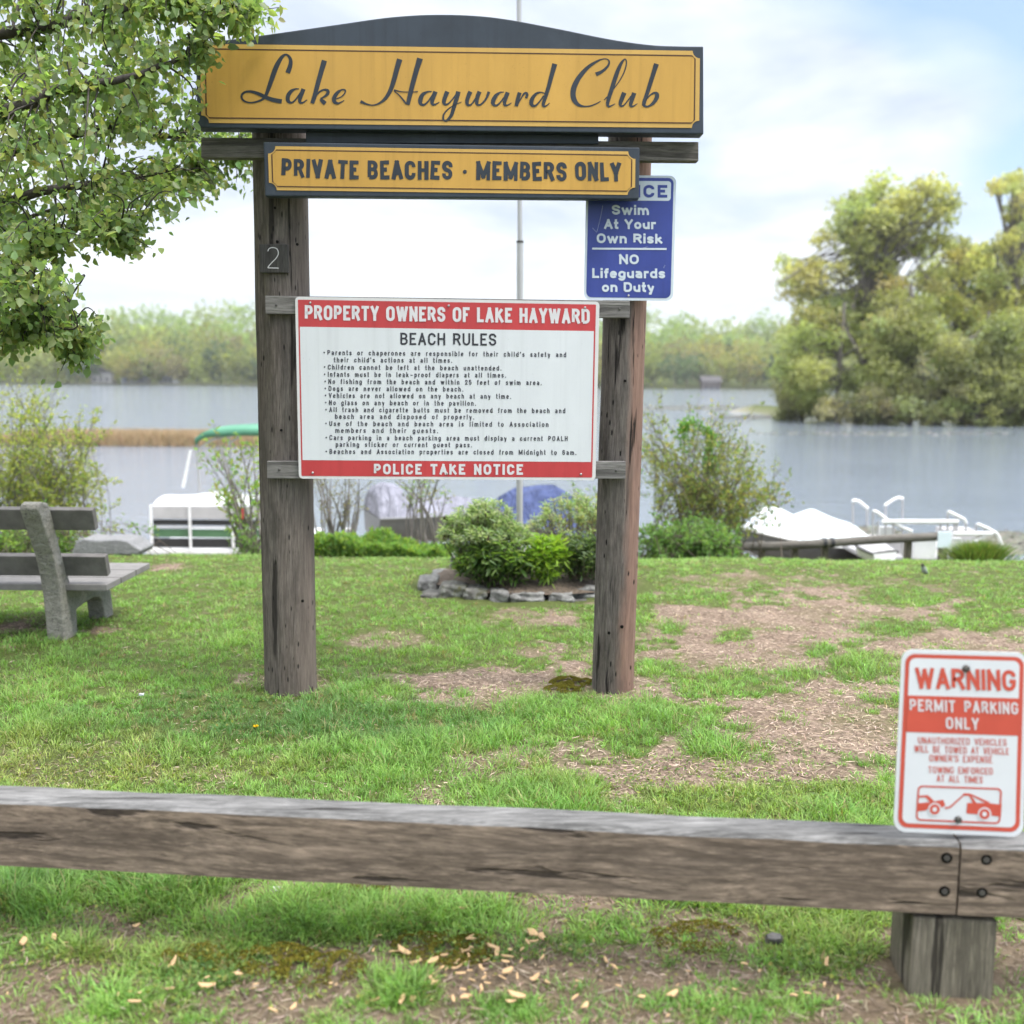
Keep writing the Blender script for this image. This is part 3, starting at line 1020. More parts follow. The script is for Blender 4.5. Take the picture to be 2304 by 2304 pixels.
def fillet(pts, rmax, n=5):
    """pts: (x, y, rounded) -> polyline with the rounded corners turned"""
    out = []
    N = len(pts)
    for i, (x, y, rd) in enumerate(pts):
        p = np.array([x, y])
        if not rd or i in (0, N - 1):
            out.append(p)
            continue
        a = np.array(pts[i - 1][:2]) - p
        b = np.array(pts[i + 1][:2]) - p
        la, lb = np.linalg.norm(a) + 1e-9, np.linalg.norm(b) + 1e-9
        ta = min(la * (0.5 if pts[i - 1][2] else 1.0) * 0.999, rmax)
        tb = min(lb * (0.5 if pts[i + 1][2] else 1.0) * 0.999, rmax)
        A, B = p + a / la * ta, p + b / lb * tb
        c1, c2 = A + (p - A) * 0.56, B + (p - B) * 0.56
        for t in np.linspace(0, 1, n + 1):
            out.append((1 - t) ** 3 * A + 3 * (1 - t) ** 2 * t * c1 + 3 * (1 - t) * t * t * c2 + t ** 3 * B)
    res = [out[0]]
    for p in out[1:]:
        if np.linalg.norm(p - res[-1]) > 1e-6:
            res.append(p)
    return np.array(res)


def ribbon(pts, w):
    """centre line + width(s) -> left and right outlines, mitred"""
    pts = np.asarray(pts, float)
    w = np.broadcast_to(np.asarray(w, float), (len(pts),))
    seg = np.diff(pts, axis=0)
    seg /= np.linalg.norm(seg, axis=1, keepdims=True) + 1e-9
    nrm = np.stack([-seg[:, 1], seg[:, 0]], -1)
    n = np.empty_like(pts)
    n[0], n[-1] = nrm[0], nrm[-1]
    if len(pts) > 2:
        m = nrm[:-1] + nrm[1:]
        d = (m * nrm[1:]).sum(1)
        m = m / np.maximum(d, 0.45)[:, None]
        n[1:-1] = m
    return pts + n * (w / 2)[:, None], pts - n * (w / 2)[:, None]


def text_strokes(txt, wt, gap, wid=0.62, space=None, jit=0.0):
    """-> list of polylines in cap heights, total width.  wt: stroke weight in cap heights"""
    x, res = 0.0, []
    for ch in txt:
        if ch not in GL:
            raise KeyError(ch)
        gw, strokes = GL[ch]
        W = max(gw * wid, wt) if ch != ' ' else (space if space is not None else 0.4)
        if ch in "il.,'I":
            W = wt
        ang = random.uniform(-1, 1) * jit
        dy = random.uniform(-1, 1) * jit * 0.35
        for s in strokes:
            ext0 = ext1 = True
            toks = s.split()
            if toks[-1] == '~':
                ext0 = ext1 = False
                toks = toks[:-1]
            elif toks[-1] == '~b':
                ext1 = False
                toks = toks[:-1]
            pts = []
            for t in toks:
                rd = t.endswith('r')
                a, b = t.rstrip('r').split(',')
                fx, fy = float(a), float(b)
                X = wt / 2 + fx * (W - wt)
                if fy <= 0:
                    Y = fy + wt / 2
                elif fy <= XH:
                    Y = wt / 2 + fy / XH * (XH - wt) if ch.islower() else wt / 2 + fy * (1 - wt)
                else:
                    Y = (XH - wt / 2 + (fy - XH) / (1 - XH) * (1 - XH)) if ch.islower() else wt / 2 + fy * (1 - wt)
                pts.append((X, Y, rd))
            pl = fillet(pts, 0.5 * (W - wt) + 1e-6)
            if ext0:
                d = pl[0] - pl[1]
                pl[0] = pl[0] + d / (np.linalg.norm(d) + 1e-9) * wt / 2
            if ext1:
                d = pl[-1] - pl[-2]
                pl[-1] = pl[-1] + d / (np.linalg.norm(d) + 1e-9) * wt / 2
            pieces = [pl]
            if len(pl) > 2:                      # break the line at sharp turns: two butted strokes
                pieces, cur = [], [pl[0]]
                for k in range(1, len(pl) - 1):
                    cur.append(pl[k])
                    u1, u2 = pl[k] - pl[k - 1], pl[k + 1] - pl[k]
                    u1, u2 = u1 / np.linalg.norm(u1), u2 / np.linalg.norm(u2)
                    if u1 @ u2 < -0.2:
                        e = cur[-1] + u1 * wt * 0.5
                        pieces.append(np.array(cur[:-1] + [e]))
                        cur = [pl[k] - u2 * wt * 0.5]
                cur.append(pl[-1])
                pieces.append(np.array(cur))
            if jit:
                pl = None
                c, sn = math.cos(ang), math.sin(ang)
                pieces = [(q - np.array([W / 2, 0.5])) @ np.array([[c, sn], [-sn, c]]) + np.array([W / 2, 0.5 + dy]) for q in pieces]
            res += [q + np.array([x, 0]) for q in pieces]
        if ch == 'i':
            res.append(np.array([[x + W / 2, max(1 - wt, XH + 0.07)], [x + W / 2, 1.02]]))
        x += W + gap
    return res, x - gap


class Face:
    """flat face of a sign; pixels of the photograph become points of that real plane"""

    def __init__(s, o, ux, n):
        s.o = Vector(o)
        s.n = Vector(n).normalized()            # towards the camera
        s.ux = (Vector(ux) - s.n * Vector(ux).dot(s.n)).normalized()
        s.uz = s.ux.cross(-s.n).normalized()
        if s.uz.z < 0:
            s.uz = -s.uz

    def at(s, px, py, lift=0.0):
        d = ray(px, py)
        o = s.o + s.n * lift
        return EYE + d * ((o - EYE).dot(s.n) / d.dot(s.n))

    def pts(s, L, lift=0.0):
        return [s.at(x, y, lift) for x, y in L]


def strokes_mesh(name, face, lines, mat, parent, lift=0.0012, step=0.00006):
    """lines: list of (polyline px (N,2), width px (N,) or float) -> one flat lettering mesh on the face"""
    mb = MB()
    for k, (pl, w) in enumerate(lines):
        a, b = ribbon(pl, w)
        h = lift + step * (k % 12)
        va = [face.at(x, y, h) for x, y in a]
        vb = [face.at(x, y, h) for x, y in b]
        n = len(va)
        mb.add(va + vb, [(i, i + 1, n + i + 1, n + i) for i in range(n - 1)])
    o = mb.build(name, mat, parent)
    return o


def place_text(txt, p0, p1, cap, wt, gap=0.16, wid=0.62, space=0.42, jit=0.0, up=(0, -1)):
    """text from baseline pixel p0 to p1 with cap height in px; weight in px"""
    st, W = text_strokes(txt, wt / cap, gap, wid, space, jit)
    p0, p1 = np.array(p0, float), np.array(p1, float)
    ex = (p1 - p0) / W
    ey = np.array(up, float) * cap
    return [(s[:, :1] * ex + s[:, 1:] * ey + p0, wt) for s in st]


def catmull(P_, n=7):
    P_ = np.asarray(P_, float)
    Q = np.vstack([2 * P_[0] - P_[1], P_, 2 * P_[-1] - P_[-2]])
    out = []
    for i in range(1, len(Q) - 2):
        a, b, c, d = Q[i - 1], Q[i], Q[i + 1], Q[i + 2]
        for t in np.linspace(0, 1, n, endpoint=False):
            out.append(0.5 * (2 * b + (c - a) * t + (2 * a - 5 * b + 4 * c - d) * t * t + (3 * b - a - 3 * c + d) * t ** 3))
    out.append(P_[-1])
    return np.array(out)


def round_rect(x0, y0, x1, y1, r, n=6):
    pts = []
    for cx, cy, a0 in ((x1 - r, y0 + r, -90), (x1 - r, y1 - r, 0), (x0 + r, y1 - r, 90), (x0 + r, y0 + r, 180)):
        for i in range(n + 1):
            a = R(a0 + 90 * i / n)
            pts.append((cx + r * math.cos(a), cy + r * math.sin(a)))
    return pts


def quad_map(Q):
    """unit square (u right, v down) -> pixels of a sign whose corners TL TR BR BL are Q (projective)"""
    (x0, y0), (x1, y1), (x2, y2), (x3, y3) = Q
    dx1, dx2, sx = x1 - x2, x3 - x2, x0 - x1 + x2 - x3
    dy1, dy2, sy = y1 - y2, y3 - y2, y0 - y1 + y2 - y3
    den = dx1 * dy2 - dx2 * dy1
    g = (sx * dy2 - dx2 * sy) / den
    h = (dx1 * sy - sx * dy1) / den
    a, b, c = x1 - x0 + g * x1, x3 - x0 + h * x3, x0
    d, e, f = y1 - y0 + g * y1, y3 - y0 + h * y3, y0
    return lambda u, v: ((a * u + b * v + c) / (g * u + h * v + 1), (d * u + e * v + f) / (g * u + h * v + 1))


def flat_poly(name, face, px_pts, mat, parent, lift, thick=0.0):
    mb = MB()
    P0 = face.pts(px_pts, lift)
    if thick:
        mb.prism(P0, -face.n * thick)
    else:
        mb.add(P0, [tuple(range(len(P0)))])
    return mb.build(name, mat, parent)


def frame_poly(name, face, outer, inner, mat, parent, lift):
    """flat ring between two outlines with the same number of points"""
    mb = MB()
    a, b = face.pts(outer, lift), face.pts(inner, lift)
    n = len(a)
    mb.add(a + b, [(i, (i + 1) % n, n + (i + 1) % n, n + i) for i in range(n)])
    return mb.build(name, mat, parent)


# ================================================================== THE SIGN AND ITS POSTS
YAW = 0.03
N_S = Vector((YAW, -1, 0)).normalized()
UX_S = Vector((1, YAW, 0)).normalized()


def sface(y0):
    return Face((0, y0, 0), UX_S, N_S)


def zoomxy(L, ox, oy, s):
    return [(ox + x / s, oy + y / s) for x, y in L]


def slab(name, face, px_pts, lift, thick, mat, parent, bevel=0.004):
    mb = MB()
    mb.prism(face.pts(px_pts, lift), -face.n * thick)
    return mb.build(name, mat, parent, bevel=bevel)


def round_post(name, label, top, bot, r_top, r_bot, y0, mat, seed, pxtop):
    """bot/top: pixels of the axis; the post stands in the ground"""
    a, b = sface(y0).at(*bot), sface(y0).at(*top)
    ax = (b - a).normalized()
    a = a + ax * ((-0.25 - a.z) / ax.z)
    ztop = sface(y0).at(*pxtop).z
    L = (ztop - a.z) / ax.z
    ns, nr = 56, 90
    V = []
    rg = np.random.default_rng(seed)
    ph = rg.random(12) * 6.28
    for i in range(nr + 1):
        t = i / nr
        c = a + ax * (L * t)
        rad = r_bot + (r_top - r_bot) * t
        for j in range(ns):
            th = 2 * math.pi * j / ns
            d = 0.012 * math.sin(2 * th + ph[0] + 1.2 * t) + 0.006 * math.sin(5 * th + ph[1] + 3 * t) + 0.004 * math.sin(9 * th + ph[2])
            d += 0.010 * (vnoise(th * 1.3 + seed, t * 9, 1.0) - 0.5)
            q = rad * (1 + d * 3.0)
            V.append((c.x + q * math.cos(th), c.y + q * math.sin(th), c.z))
    # drying checks: a few narrow grooves along the trunk
    V = np.array(V).reshape(nr + 1, ns, 3)
    for _ in range(15):
        j = rg.integers(0, ns)
        i0 = rg.integers(0, nr - 20)
        ln = rg.integers(12, 55)
        cen = np.array([a + ax * (L * i / nr) for i in range(nr + 1)])
        for i in range(i0, min(nr, i0 + ln)):
            V[i, j, :2] = cen[i, :2] + (V[i, j, :2] - cen[i, :2]) * (1 - 0.09 * math.sin(math.pi * (i - i0) / ln))
    g = G(*bot)
    i = np.arange(nr)[:, None] * ns
    j = np.arange(ns)[None, :]
    j2 = (j + 1) % ns
    Fc = np.stack([i + j, i + j2, i + ns + j2, i + ns + j], -1).reshape(-1, 4)
    topf = [tuple(nr * ns + k for k in range(ns))]
    mb = MB()
    mb.add(V.reshape(-1, 3), [tuple(f) for f in Fc] + topf)
    o = mb.build(name, mat, None, origin=(a.x, a.y, 0), smooth=False)
    for p in o.data.polygons:
        p.use_smooth = len(p.vertices) == 4
    tag(o, label, 'post')
    SKIP.append((a.x, a.y, r_bot + 0.015, r_bot + 0.015))
    return o


POST_L = round_post('sign_post', 'thick weathered grey round wooden post carrying the number 2 plaque', (632, 440), (654, 1548), 0.122, 0.124, 5.0, M['post_left'], 3, (630, 225))
POST_R = round_post('sign_post', 'round wooden post with reddish brown flank behind the blue notice', (1404, 720), (1378, 1562), 0.102, 0.101, 5.0, M['post_right'], 8, (1414, 235))


def small_marks():
    """drilled holes and spike heads on the posts"""
    for f, L, par in ((sface(4.874), [(619, 468, 2.6), (624, 544, 3.2), (669, 550, 3.0), (633, 968, 3.0), (681, 1352, 3.2)], POST_L),
                      (sface(4.896), [(1406, 857, 3.0), (1399, 1410, 4.0), (1370, 1424, 3.4)], POST_R)):
        for x, y, r in L:
            mb = MB()
            mb.disc(f.at(x, y), f.n, r / 462, 12, h=0.004)
            mb.build('nail_hole', M['hole'], par)


small_marks()


def screw_heads(face, L, parent, r=0.006, mat='steel', lift=0.0):
    for x, y in L:
        c = face.at(x, y, lift)
        mb = MB()
        n = face.n
        a = n.orthogonal().normalized()
        b = n.cross(a)
        rings = [(1.0, 0.0), (0.9, 0.45), (0.55, 0.75)]
        vs, fs = [], []
        for q, h in rings:
            vs += [c + (a * math.cos(2 * math.pi * k / 12) + b * math.sin(2 * math.pi * k / 12)) * r * q + n * h * r for k in range(12)]
        for i in range(2):
            fs += [(i * 12 + k, i * 12 + (k + 1) % 12, i * 12 + 12 + (k + 1) % 12, i * 12 + 12 + k) for k in range(12)]
        fs.append(tuple(24 + k for k in range(12)))
        mb.add(vs, fs)
        mb.build('screw', M[mat], parent, smooth=True)


def notched(Q, r, n=5, inset=0.0, arc=True):
    """outline with scooped corners in unit coords of a sign of aspect a -> list of (u,v)"""
    return None


def notch_outline(m, w, h, r, inset, n=6, chord=False):
    """w,h: size in px (any unit); corner scoops of radius r; returns pixel outline via map m(u,v)"""
    L = []
    x0, y0, x1, y1 = inset, inset, w - inset, h - inset
    for cx, cy, a0 in ((0, 0, 90), (w, 0, 180), (w, h, 270), (0, h, 0)):
        # scoop centred on the outer corner
        rr = r + inset * (0.2 if not chord else 0.35)
        seg = []
        for i in range(n + 1):
            a = R(a0 - 90 * i / n)
            seg.append((cx + rr * math.cos(a), cy + rr * math.sin(a)))
        seg[0] = (min(max(seg[0][0], x0), x1), min(max(seg[0][1], y0), y1))
        seg[-1] = (min(max(seg[-1][0], x0), x1), min(max(seg[-1][1], y0), y1))
        seg = [(min(max(a, x0), x1), min(max(b, y0), y1)) for a, b in seg]
        L += seg
    return [m(x / w, y / h) for x, y in L]


# ------------------------------------------------------------------ big club sign
LAKE = [  # brush strokes read off the sign: (origin, scale, strokes of (x, y, width))
    ((530, 100), 6.9, [
        [(810, 442, 76), (848, 330, 68), (856, 250, 56), (828, 185, 42), (780, 157, 30), (725, 190, 52), (660, 290, 72), (610, 400, 78), (565, 530, 74), (520, 660, 66), (470, 790, 50), (420, 850, 38), (330, 888, 30), (230, 903, 24), (140, 880, 28), (96, 830, 32), (104, 772, 36), (160, 735, 34), (240, 728, 38)],
        [(225, 728, 38), (300, 745, 46), (380, 775, 56), (470, 820, 60), (560, 853, 66), (640, 872, 68), (718, 884, 70)],
        [(985, 690, 16), (925, 692, 26), (860, 730, 56), (815, 800, 66), (815, 870, 58), (860, 904, 34), (920, 870, 26), (980, 790, 24), (1035, 705, 22)],
        [(1055, 690, 66), (1025, 770, 64), (998, 850, 58), (1005, 900, 42), (1050, 900, 26), (1112, 858, 14)],
        [(1380, 248, 84), (1330, 420, 76), (1280, 600, 72), (1230, 790, 68), (1190, 915, 62)],
        [(1240, 810, 18), (1310, 730, 26), (1380, 702, 30), (1428, 715, 46), (1432, 758, 50), (1385, 805, 34), (1318, 842, 22)],
        [(1318, 846, 40), (1350, 880, 60), (1394, 918, 66)],
        [(1548, 850, 16), (1640, 812, 18), (1696, 755, 22), (1700, 710, 26), (1650, 702, 24), (1580, 750, 52), (1530, 830, 64), (1536, 890, 56), (1590, 913, 34), (1650, 890, 18), (1687, 866, 12)]]),
    ((790, 100), 6.9, [
        [(755, 228, 86), (710, 380, 78), (665, 550, 74), (615, 700, 66), (545, 820, 54), (450, 905, 34), (340, 942, 20), (240, 925, 28), (145, 884, 50)],
        [(1070, 215, 92), (1020, 380, 80), (970, 560, 76), (920, 760, 70), (878, 935, 62)],
        [(665, 706, 26), (760, 730, 18), (880, 738, 14), (1037, 733, 18)],
        [(665, 722, 12), (740, 782, 20), (800, 850, 24), (850, 918, 28)],
        [(1252, 730, 16), (1185, 735, 28), (1110, 780, 60), (1075, 860, 70), (1080, 918, 54), (1130, 938, 34), (1190, 890, 26), (1240, 820, 24), (1285, 750, 22)],
        [(1310, 730, 70), (1280, 810, 66), (1257, 890, 58), (1272, 933, 40), (1320, 925, 24), (1372, 893, 12)],
        [(1495, 730, 72), (1465, 800, 66), (1440, 890, 58), (1465, 933, 36), (1520, 910, 24), (1590, 830, 22), (1635, 765, 20)],
        [(1665, 730, 72), (1640, 830, 66), (1600, 960, 62), (1560, 1090, 54), (1510, 1160, 42), (1460, 1188, 26), (1430, 1150, 30), (1442, 1080, 26), (1500, 1010, 20), (1570, 958, 16), (1640, 922, 14), (1714, 894, 10)]]),
    ((1030, 100), 8.05, [
        [(228, 852, 80), (195, 930, 76), (168, 1020, 68), (172, 1080, 58), (210, 1100, 38), (260, 1070, 28), (320, 980, 26), (370, 900, 24)],
        [(395, 852, 78), (360, 940, 74), (343, 1030, 66), (355, 1085, 50), (400, 1095, 34), (460, 1050, 34), (520, 970, 40), (565, 856, 54)],
        [(835, 862, 16), (765, 870, 30), (690, 930, 68), (642, 1020, 78), (642, 1080, 62), (690, 1105, 38), (750, 1070, 28), (830, 970, 26), (880, 900, 22)],
        [(905, 866, 78), (870, 960, 74), (847, 1050, 62), (857, 1100, 44), (910, 1095, 26), (972, 1056, 14)],
        [(1122, 870, 72), (1090, 980, 68), (1060, 1118, 66)],
        [(1095, 1070, 18), (1150, 970, 24), (1200, 892, 34), (1242, 878, 40), (1256, 910, 48), (1238, 972, 44)],
        [(1575, 885, 18), (1500, 866, 26), (1420, 892, 44), (1350, 980, 72), (1332, 1060, 74), (1360, 1108, 54), (1420, 1100, 34), (1500, 1010, 26), (1555, 925, 22)],
        [(1758, 350, 92), (1700, 560, 78), (1645, 770, 72), (1585, 960, 66), (1548, 1080, 58), (1565, 1120, 40), (1610, 1105, 24), (1664, 1060, 12)]]),
    ((1260, 100), 8.05, [
        [(650, 542, 76), (760, 490, 54), (860, 400, 42), (893, 320, 30), (860, 270, 20), (780, 263, 20), (660, 310, 40), (500, 420, 66), (350, 590, 86), (260, 760, 96), (236, 900, 96), (262, 1010, 90), (330, 1090, 62), (440, 1122, 30), (560, 1110, 26), (660, 1070, 22), (737, 1028, 16)],
        [(800, 1005, 18), (860, 945, 22)],
        [(975, 800, 18), (1080, 655, 20), (1160, 505, 22), (1200, 370, 22), (1200, 292, 20), (1170, 266, 24), (1110, 340, 54), (1050, 470, 72), (990, 640, 78), (930, 830, 76), (882, 980, 70), (862, 1080, 58), (880, 1122, 40), (930, 1110, 24), (1000, 1073, 12)],
        [(1165, 872, 84), (1125, 970, 78), (1092, 1070, 64), (1107, 1113, 42), (1150, 1105, 28), (1210, 1040, 24), (1290, 930, 22)],
        [(1345, 876, 82), (1310, 980, 74), (1282, 1080, 62), (1292, 1120, 42), (1340, 1110, 26), (1404, 1070, 12)],
        [(1748, 350, 90), (1700, 500, 80), (1640, 690, 76), (1580, 880, 70), (1522, 1060, 68), (1532, 1110, 50), (1590, 1122, 34), (1680, 1070, 54), (1745, 980, 74), (1758, 910, 74), (1728, 877, 46), (1670, 890, 30), (1610, 942, 22), (1555, 1015, 16)]]),
]


def build_club_sign():
    f = sface(4.74)
    c = f.at(1012, 200)
    t = thing('club_sign', 'long gold sign board with arched navy top reading Lake Hayward Club in script', 'sign', (c.x, c.y + 0.06, c.z))
    z1 = zoomxy
    arch = catmull([(62, 152), (180, 137), (330, 117), (560, 84), (750, 58), (920, 50), (1100, 60), (1300, 95), (1500, 135), (1640, 155), (1740, 160), (1828, 161)], 6)
    outline = z1([tuple(a) for a in arch] + [(1829, 466), (67, 444)], 400, 0, 1.5456)
    slab('board', f, outline, 0.0, 0.085, M['navy'], t, 0.005)
    Q = z1([(77, 152), (1816, 177), (1813, 445), (82, 427)], 400, 0, 1.5456)
    m = quad_map(Q)
    W, H = 1737, 270
    flat_poly('gold_panel', f, notch_outline(m, W, H, 26, 0), M['gold_edge'], t, 0.0025, 0.004)
    lo, li = notch_outline(m, W, H, 26, 15, chord=True), notch_outline(m, W, H, 26, 19.5, chord=True)
    flat_poly('lettering_field', f, li, M['gold'], t, 0.0034)
    frame_poly('border_line', f, lo, li, M['brownline'], t, 0.0040)
    lines = []
    for (ox, oy), s, strokes in LAKE:
        for st in strokes:
            q = catmull(st, 6)
            lines.append((q[:, :2] / s + np.array([ox, oy]), np.maximum(q[:, 2], 4) / s))
    strokes_mesh('script_lettering', f, lines, M['navy_letter'], t, 0.0046)
    # plain navy board filling the gap below, between the posts
    slab('lower_board', sface(4.80), z1([(445, 448), (1463, 464), (1463, 500), (445, 497)], 400, 0, 1.5456), 0, 0.04, M['navy'], t, 0.003)


build_club_sign()

BRUSH = [('PRIVATE', (634, 399), (807, 403)), ('BEACHES', (827, 402.5), (1018, 405)), ('MEMBERS', (1072, 405), (1275, 407.5)), ('ONLY', (1294, 407), (1397, 408.5))]


def build_timber():
    f = sface(4.815)
    c = f.at(1012, 340)
    o = slab('cross_timber', f, [(452, 309), (1572, 319), (1572, 362), (452, 354)], 0, 0.06, M['timber'], None, 0.004)
    tag(o, 'long grey cross timber nailed over both posts behind the members only board', 'timber')


build_timber()


def build_members_sign():
    f = sface(4.755)
    c = f.at(1016, 385)
    t = thing('members_sign', 'narrow gold board reading PRIVATE BEACHES MEMBERS ONLY in navy brush capitals', 'sign', (c.x, c.y + 0.03, c.z))
    z1 = zoomxy
    slab('board', f, z1([(297, 493), (1607, 512), (1604, 693), (303, 682)], 400, 0, 1.5456), 0, 0.058, M['navy'], t, 0.006)
    m = quad_map(z1([(313, 508), (1592, 527), (1590, 678), (318, 661)], 400, 0, 1.5456))
    W, H = 1278, 152
    flat_poly('gold_panel', f, notch_outline(m, W, H, 26, 0), M['gold_edge'], t, 0.0025, 0.004)
    lo, li = notch_outline(m, W, H, 26, 11, chord=True), notch_outline(m, W, H, 26, 15, chord=True)
    flat_poly('lettering_field', f, li, M['gold'], t, 0.0034)
    frame_poly('border_line', f, lo, li, M['brownline'], t, 0.0040)
    random.seed(21)
    lines = []
    for txt, p0, p1 in BRUSH:
        for pl, w in place_text(txt, p0, p1, 42.5, 8.8, gap=0.13, wid=0.62, jit=0.05):
            d = np.linspace(-1, 1, len(pl))
            lines.append((pl, w * (1.0 + 0.10 * np.sin(3 * d + random.uniform(0, 6)))))
    a = np.linspace(0, 2 * np.pi, 17)
    lines.append((np.stack([1046 + 2.3 * np.cos(a), 386.5 + 2.3 * np.sin(a)], -1), 4.6))
    strokes_mesh('brush_lettering', f, lines, M['navy_letter'], t, 0.0046)


build_members_sign()


def build_plaque():
    f = sface(4.862)
    c = f.at(615, 580)
    t = thing('number_plaque', 'small dark wooden plaque with a scratched number 2 on the left post', 'plaque', (c.x, c.y + 0.01, c.z))
    slab('plate', f, zoomxy([(112, 1302), (418, 1300), (424, 1612), (118, 1612)], 560, 280, 4.83), 0, 0.03, wood('dark_plaque_wood', (0.035, 0.033, 0.031), (0.085, 0.08, 0.076), (0.05, 0.047, 0.044), 'z', 60, 0.3), t, 0.004)
    q = catmull([(205, 1378), (222, 1348), (262, 1338), (304, 1352), (320, 1400), (298, 1450), (250, 1500), (212, 1545), (208, 1558)], 5)
    L = [(q / 4.83 + np.array([560, 280]), 1.9), (np.array([(206, 1558), (322, 1561)]) / 4.83 + np.array([560, 280]), 1.9)]
    strokes_mesh('numeral', f, L, M['white_edge'], t, 0.0012)


build_plaque()


def build_rules_sign():
    z2 = lambda L: zoomxy(L, 540, 540, 1.932)
    fb = sface(4.846)
    slab_u = slab('batten', fb, z2([(109, 242), (700, 250), (1695, 264), (1694, 339), (700, 326), (110, 321)]), 0, 0.04, M['batten'], None, 0.003)
    tag(slab_u, 'upper grey wooden batten behind the top edge of the white beach rules sign', 'batten')
    slab_l = slab('batten', fb, z2([(116, 962), (1677, 963), (1676, 1038), (117, 1037)]), 0, 0.04, M['batten'], None, 0.003)
    tag(slab_l, 'lower grey wooden batten behind the bottom edge of the white beach rules sign', 'batten')
    screw_heads(fb, z2([(158, 283), (1650, 300)]), slab_u, 0.006, 'dark_steel')
    screw_heads(fb, z2([(171, 998), (1635, 1003)]), slab_l, 0.006, 'dark_steel')
    f = sface(4.836)
    Q = z2([(239.5, 246), (1563, 268), (1545.5, 1044), (256, 1037)])
    m = quad_map(Q)
    c = f.at(*m(0.5, 0.5))
    t = thing('beach_rules_sign', 'big white metal sign with red bands listing the beach rules between the posts', 'sign', (c.x, c.y, c.z))
    W, H = 686.0, 408.0
    mp = lambda L: [m(x / W, y / H) for x, y in L]
    slab('plate', f, mp(round_rect(0, 0, W, H, 9)), 0, 0.004, M['white_edge'], t, 0)
    # red edge line, white field, two bands
    flat_poly('red_border', f, mp(round_rect(6.0, 6.5, W - 8, H - 6.0, 2)), M['red_enamel'], t, 0.0008)
    flat_poly('white_field', f, mp([(9.2, 66), (W - 11.5, 66), (W - 11.5, H - 42.5), (9.2, H - 42.5)]), M['white_alu'], t, 0.0013)
    b = lambda x, y: (540 + x / 1.932, 540 + y / 1.932)
    L = place_text('PROPERTY OWNERS OF LAKE HAYWARD', b(282, 347.5), b(1520, 364), 33.5, 6.5, gap=0.115, wid=0.60, space=0.30)
    strokes_mesh('heading_lettering', f, L, M['white_letter'], t, 0.0022)
    L = place_text('POLICE TAKE NOTICE', b(582, 1019), b(1230, 1021), 24, 5.4, gap=0.2, wid=0.72, space=0.42)
    strokes_mesh('footer_lettering', f, L, M['white_letter'], t, 0.0022)
    L = place_text('BEACH RULES', b(697, 456), b(1114, 459.5), 27.5, 4.3, gap=0.17, wid=0.70, space=0.36)
    strokes_mesh('title_lettering', f, L, M['black_letter'], t, 0.0022)
    rules = [("Parents or chaperones are responsible for their child's safety and", 380, 1418, 500, 509.5, 1), ("their child's actions at all times.", 408, 922, 531.5, 534, 0),
             ("Children cannot be left at the beach unattended.", 382, 1136, 563, 568, 1), ("Infants must be in leak-proof diapers at all times.", 382, 1156, 594.5, 598.5, 1),
             ("No fishing from the beach and within 25 feet of swim area.", 384, 1311, 625.5, 631, 1), ("Dogs are never allowed on the beach.", 385, 970, 656, 659, 1),
             ("Vehicles are not allowed on any beach at any time.", 386, 1178, 686.5, 690.5, 1), ("No glass on any beach or in the pavilion.", 387, 1025, 717.5, 720.5, 1),
             ("All trash and cigarette butts must be removed from the beach and", 388, 1414, 748, 753, 1), ("beach area and disposed of properly.", 413, 1018, 777.5, 780, 0),
             ("Use of the beach and beach area is limited to Association", 388, 1341, 808.5, 812.5, 1), ("members and their guests.", 414, 861, 838, 839.5, 0),
             ("Cars parking in a beach parking area must display a current POALH", 389, 1424, 869.5, 874, 1), ("parking sticker or current guest pass.", 416, 1008, 899, 901.5, 0),
             ("Beaches and Association properties are closed from Midnight to 6am.", 389, 1462, 930, 934.5, 1)]
    L = []
    a = np.linspace(0, 2 * np.pi, 11)
    for txt, x0, x1, y0, y1, bul in rules:
        L += place_text(txt, b(x0, y0), b(x1, y1), 11.2, 2.0, gap=0.30, wid=0.64, space=0.60)
        if bul:
            bx, by = b(x0 - 14, y0 - 11)
            L.append((np.stack([bx + 0.9 * np.cos(a), by + 0.9 * np.sin(a)], -1), 1.8))
    strokes_mesh('rules_lettering', f, L, M['grey_letter'], t, 0.0022)
    screw_heads(f, z2([(305, 273), (907, 286), (1500, 294), (316, 1012), (900, 1016), (1482, 1018)]), t, 0.0058, 'steel', 0.0022)


build_rules_sign()


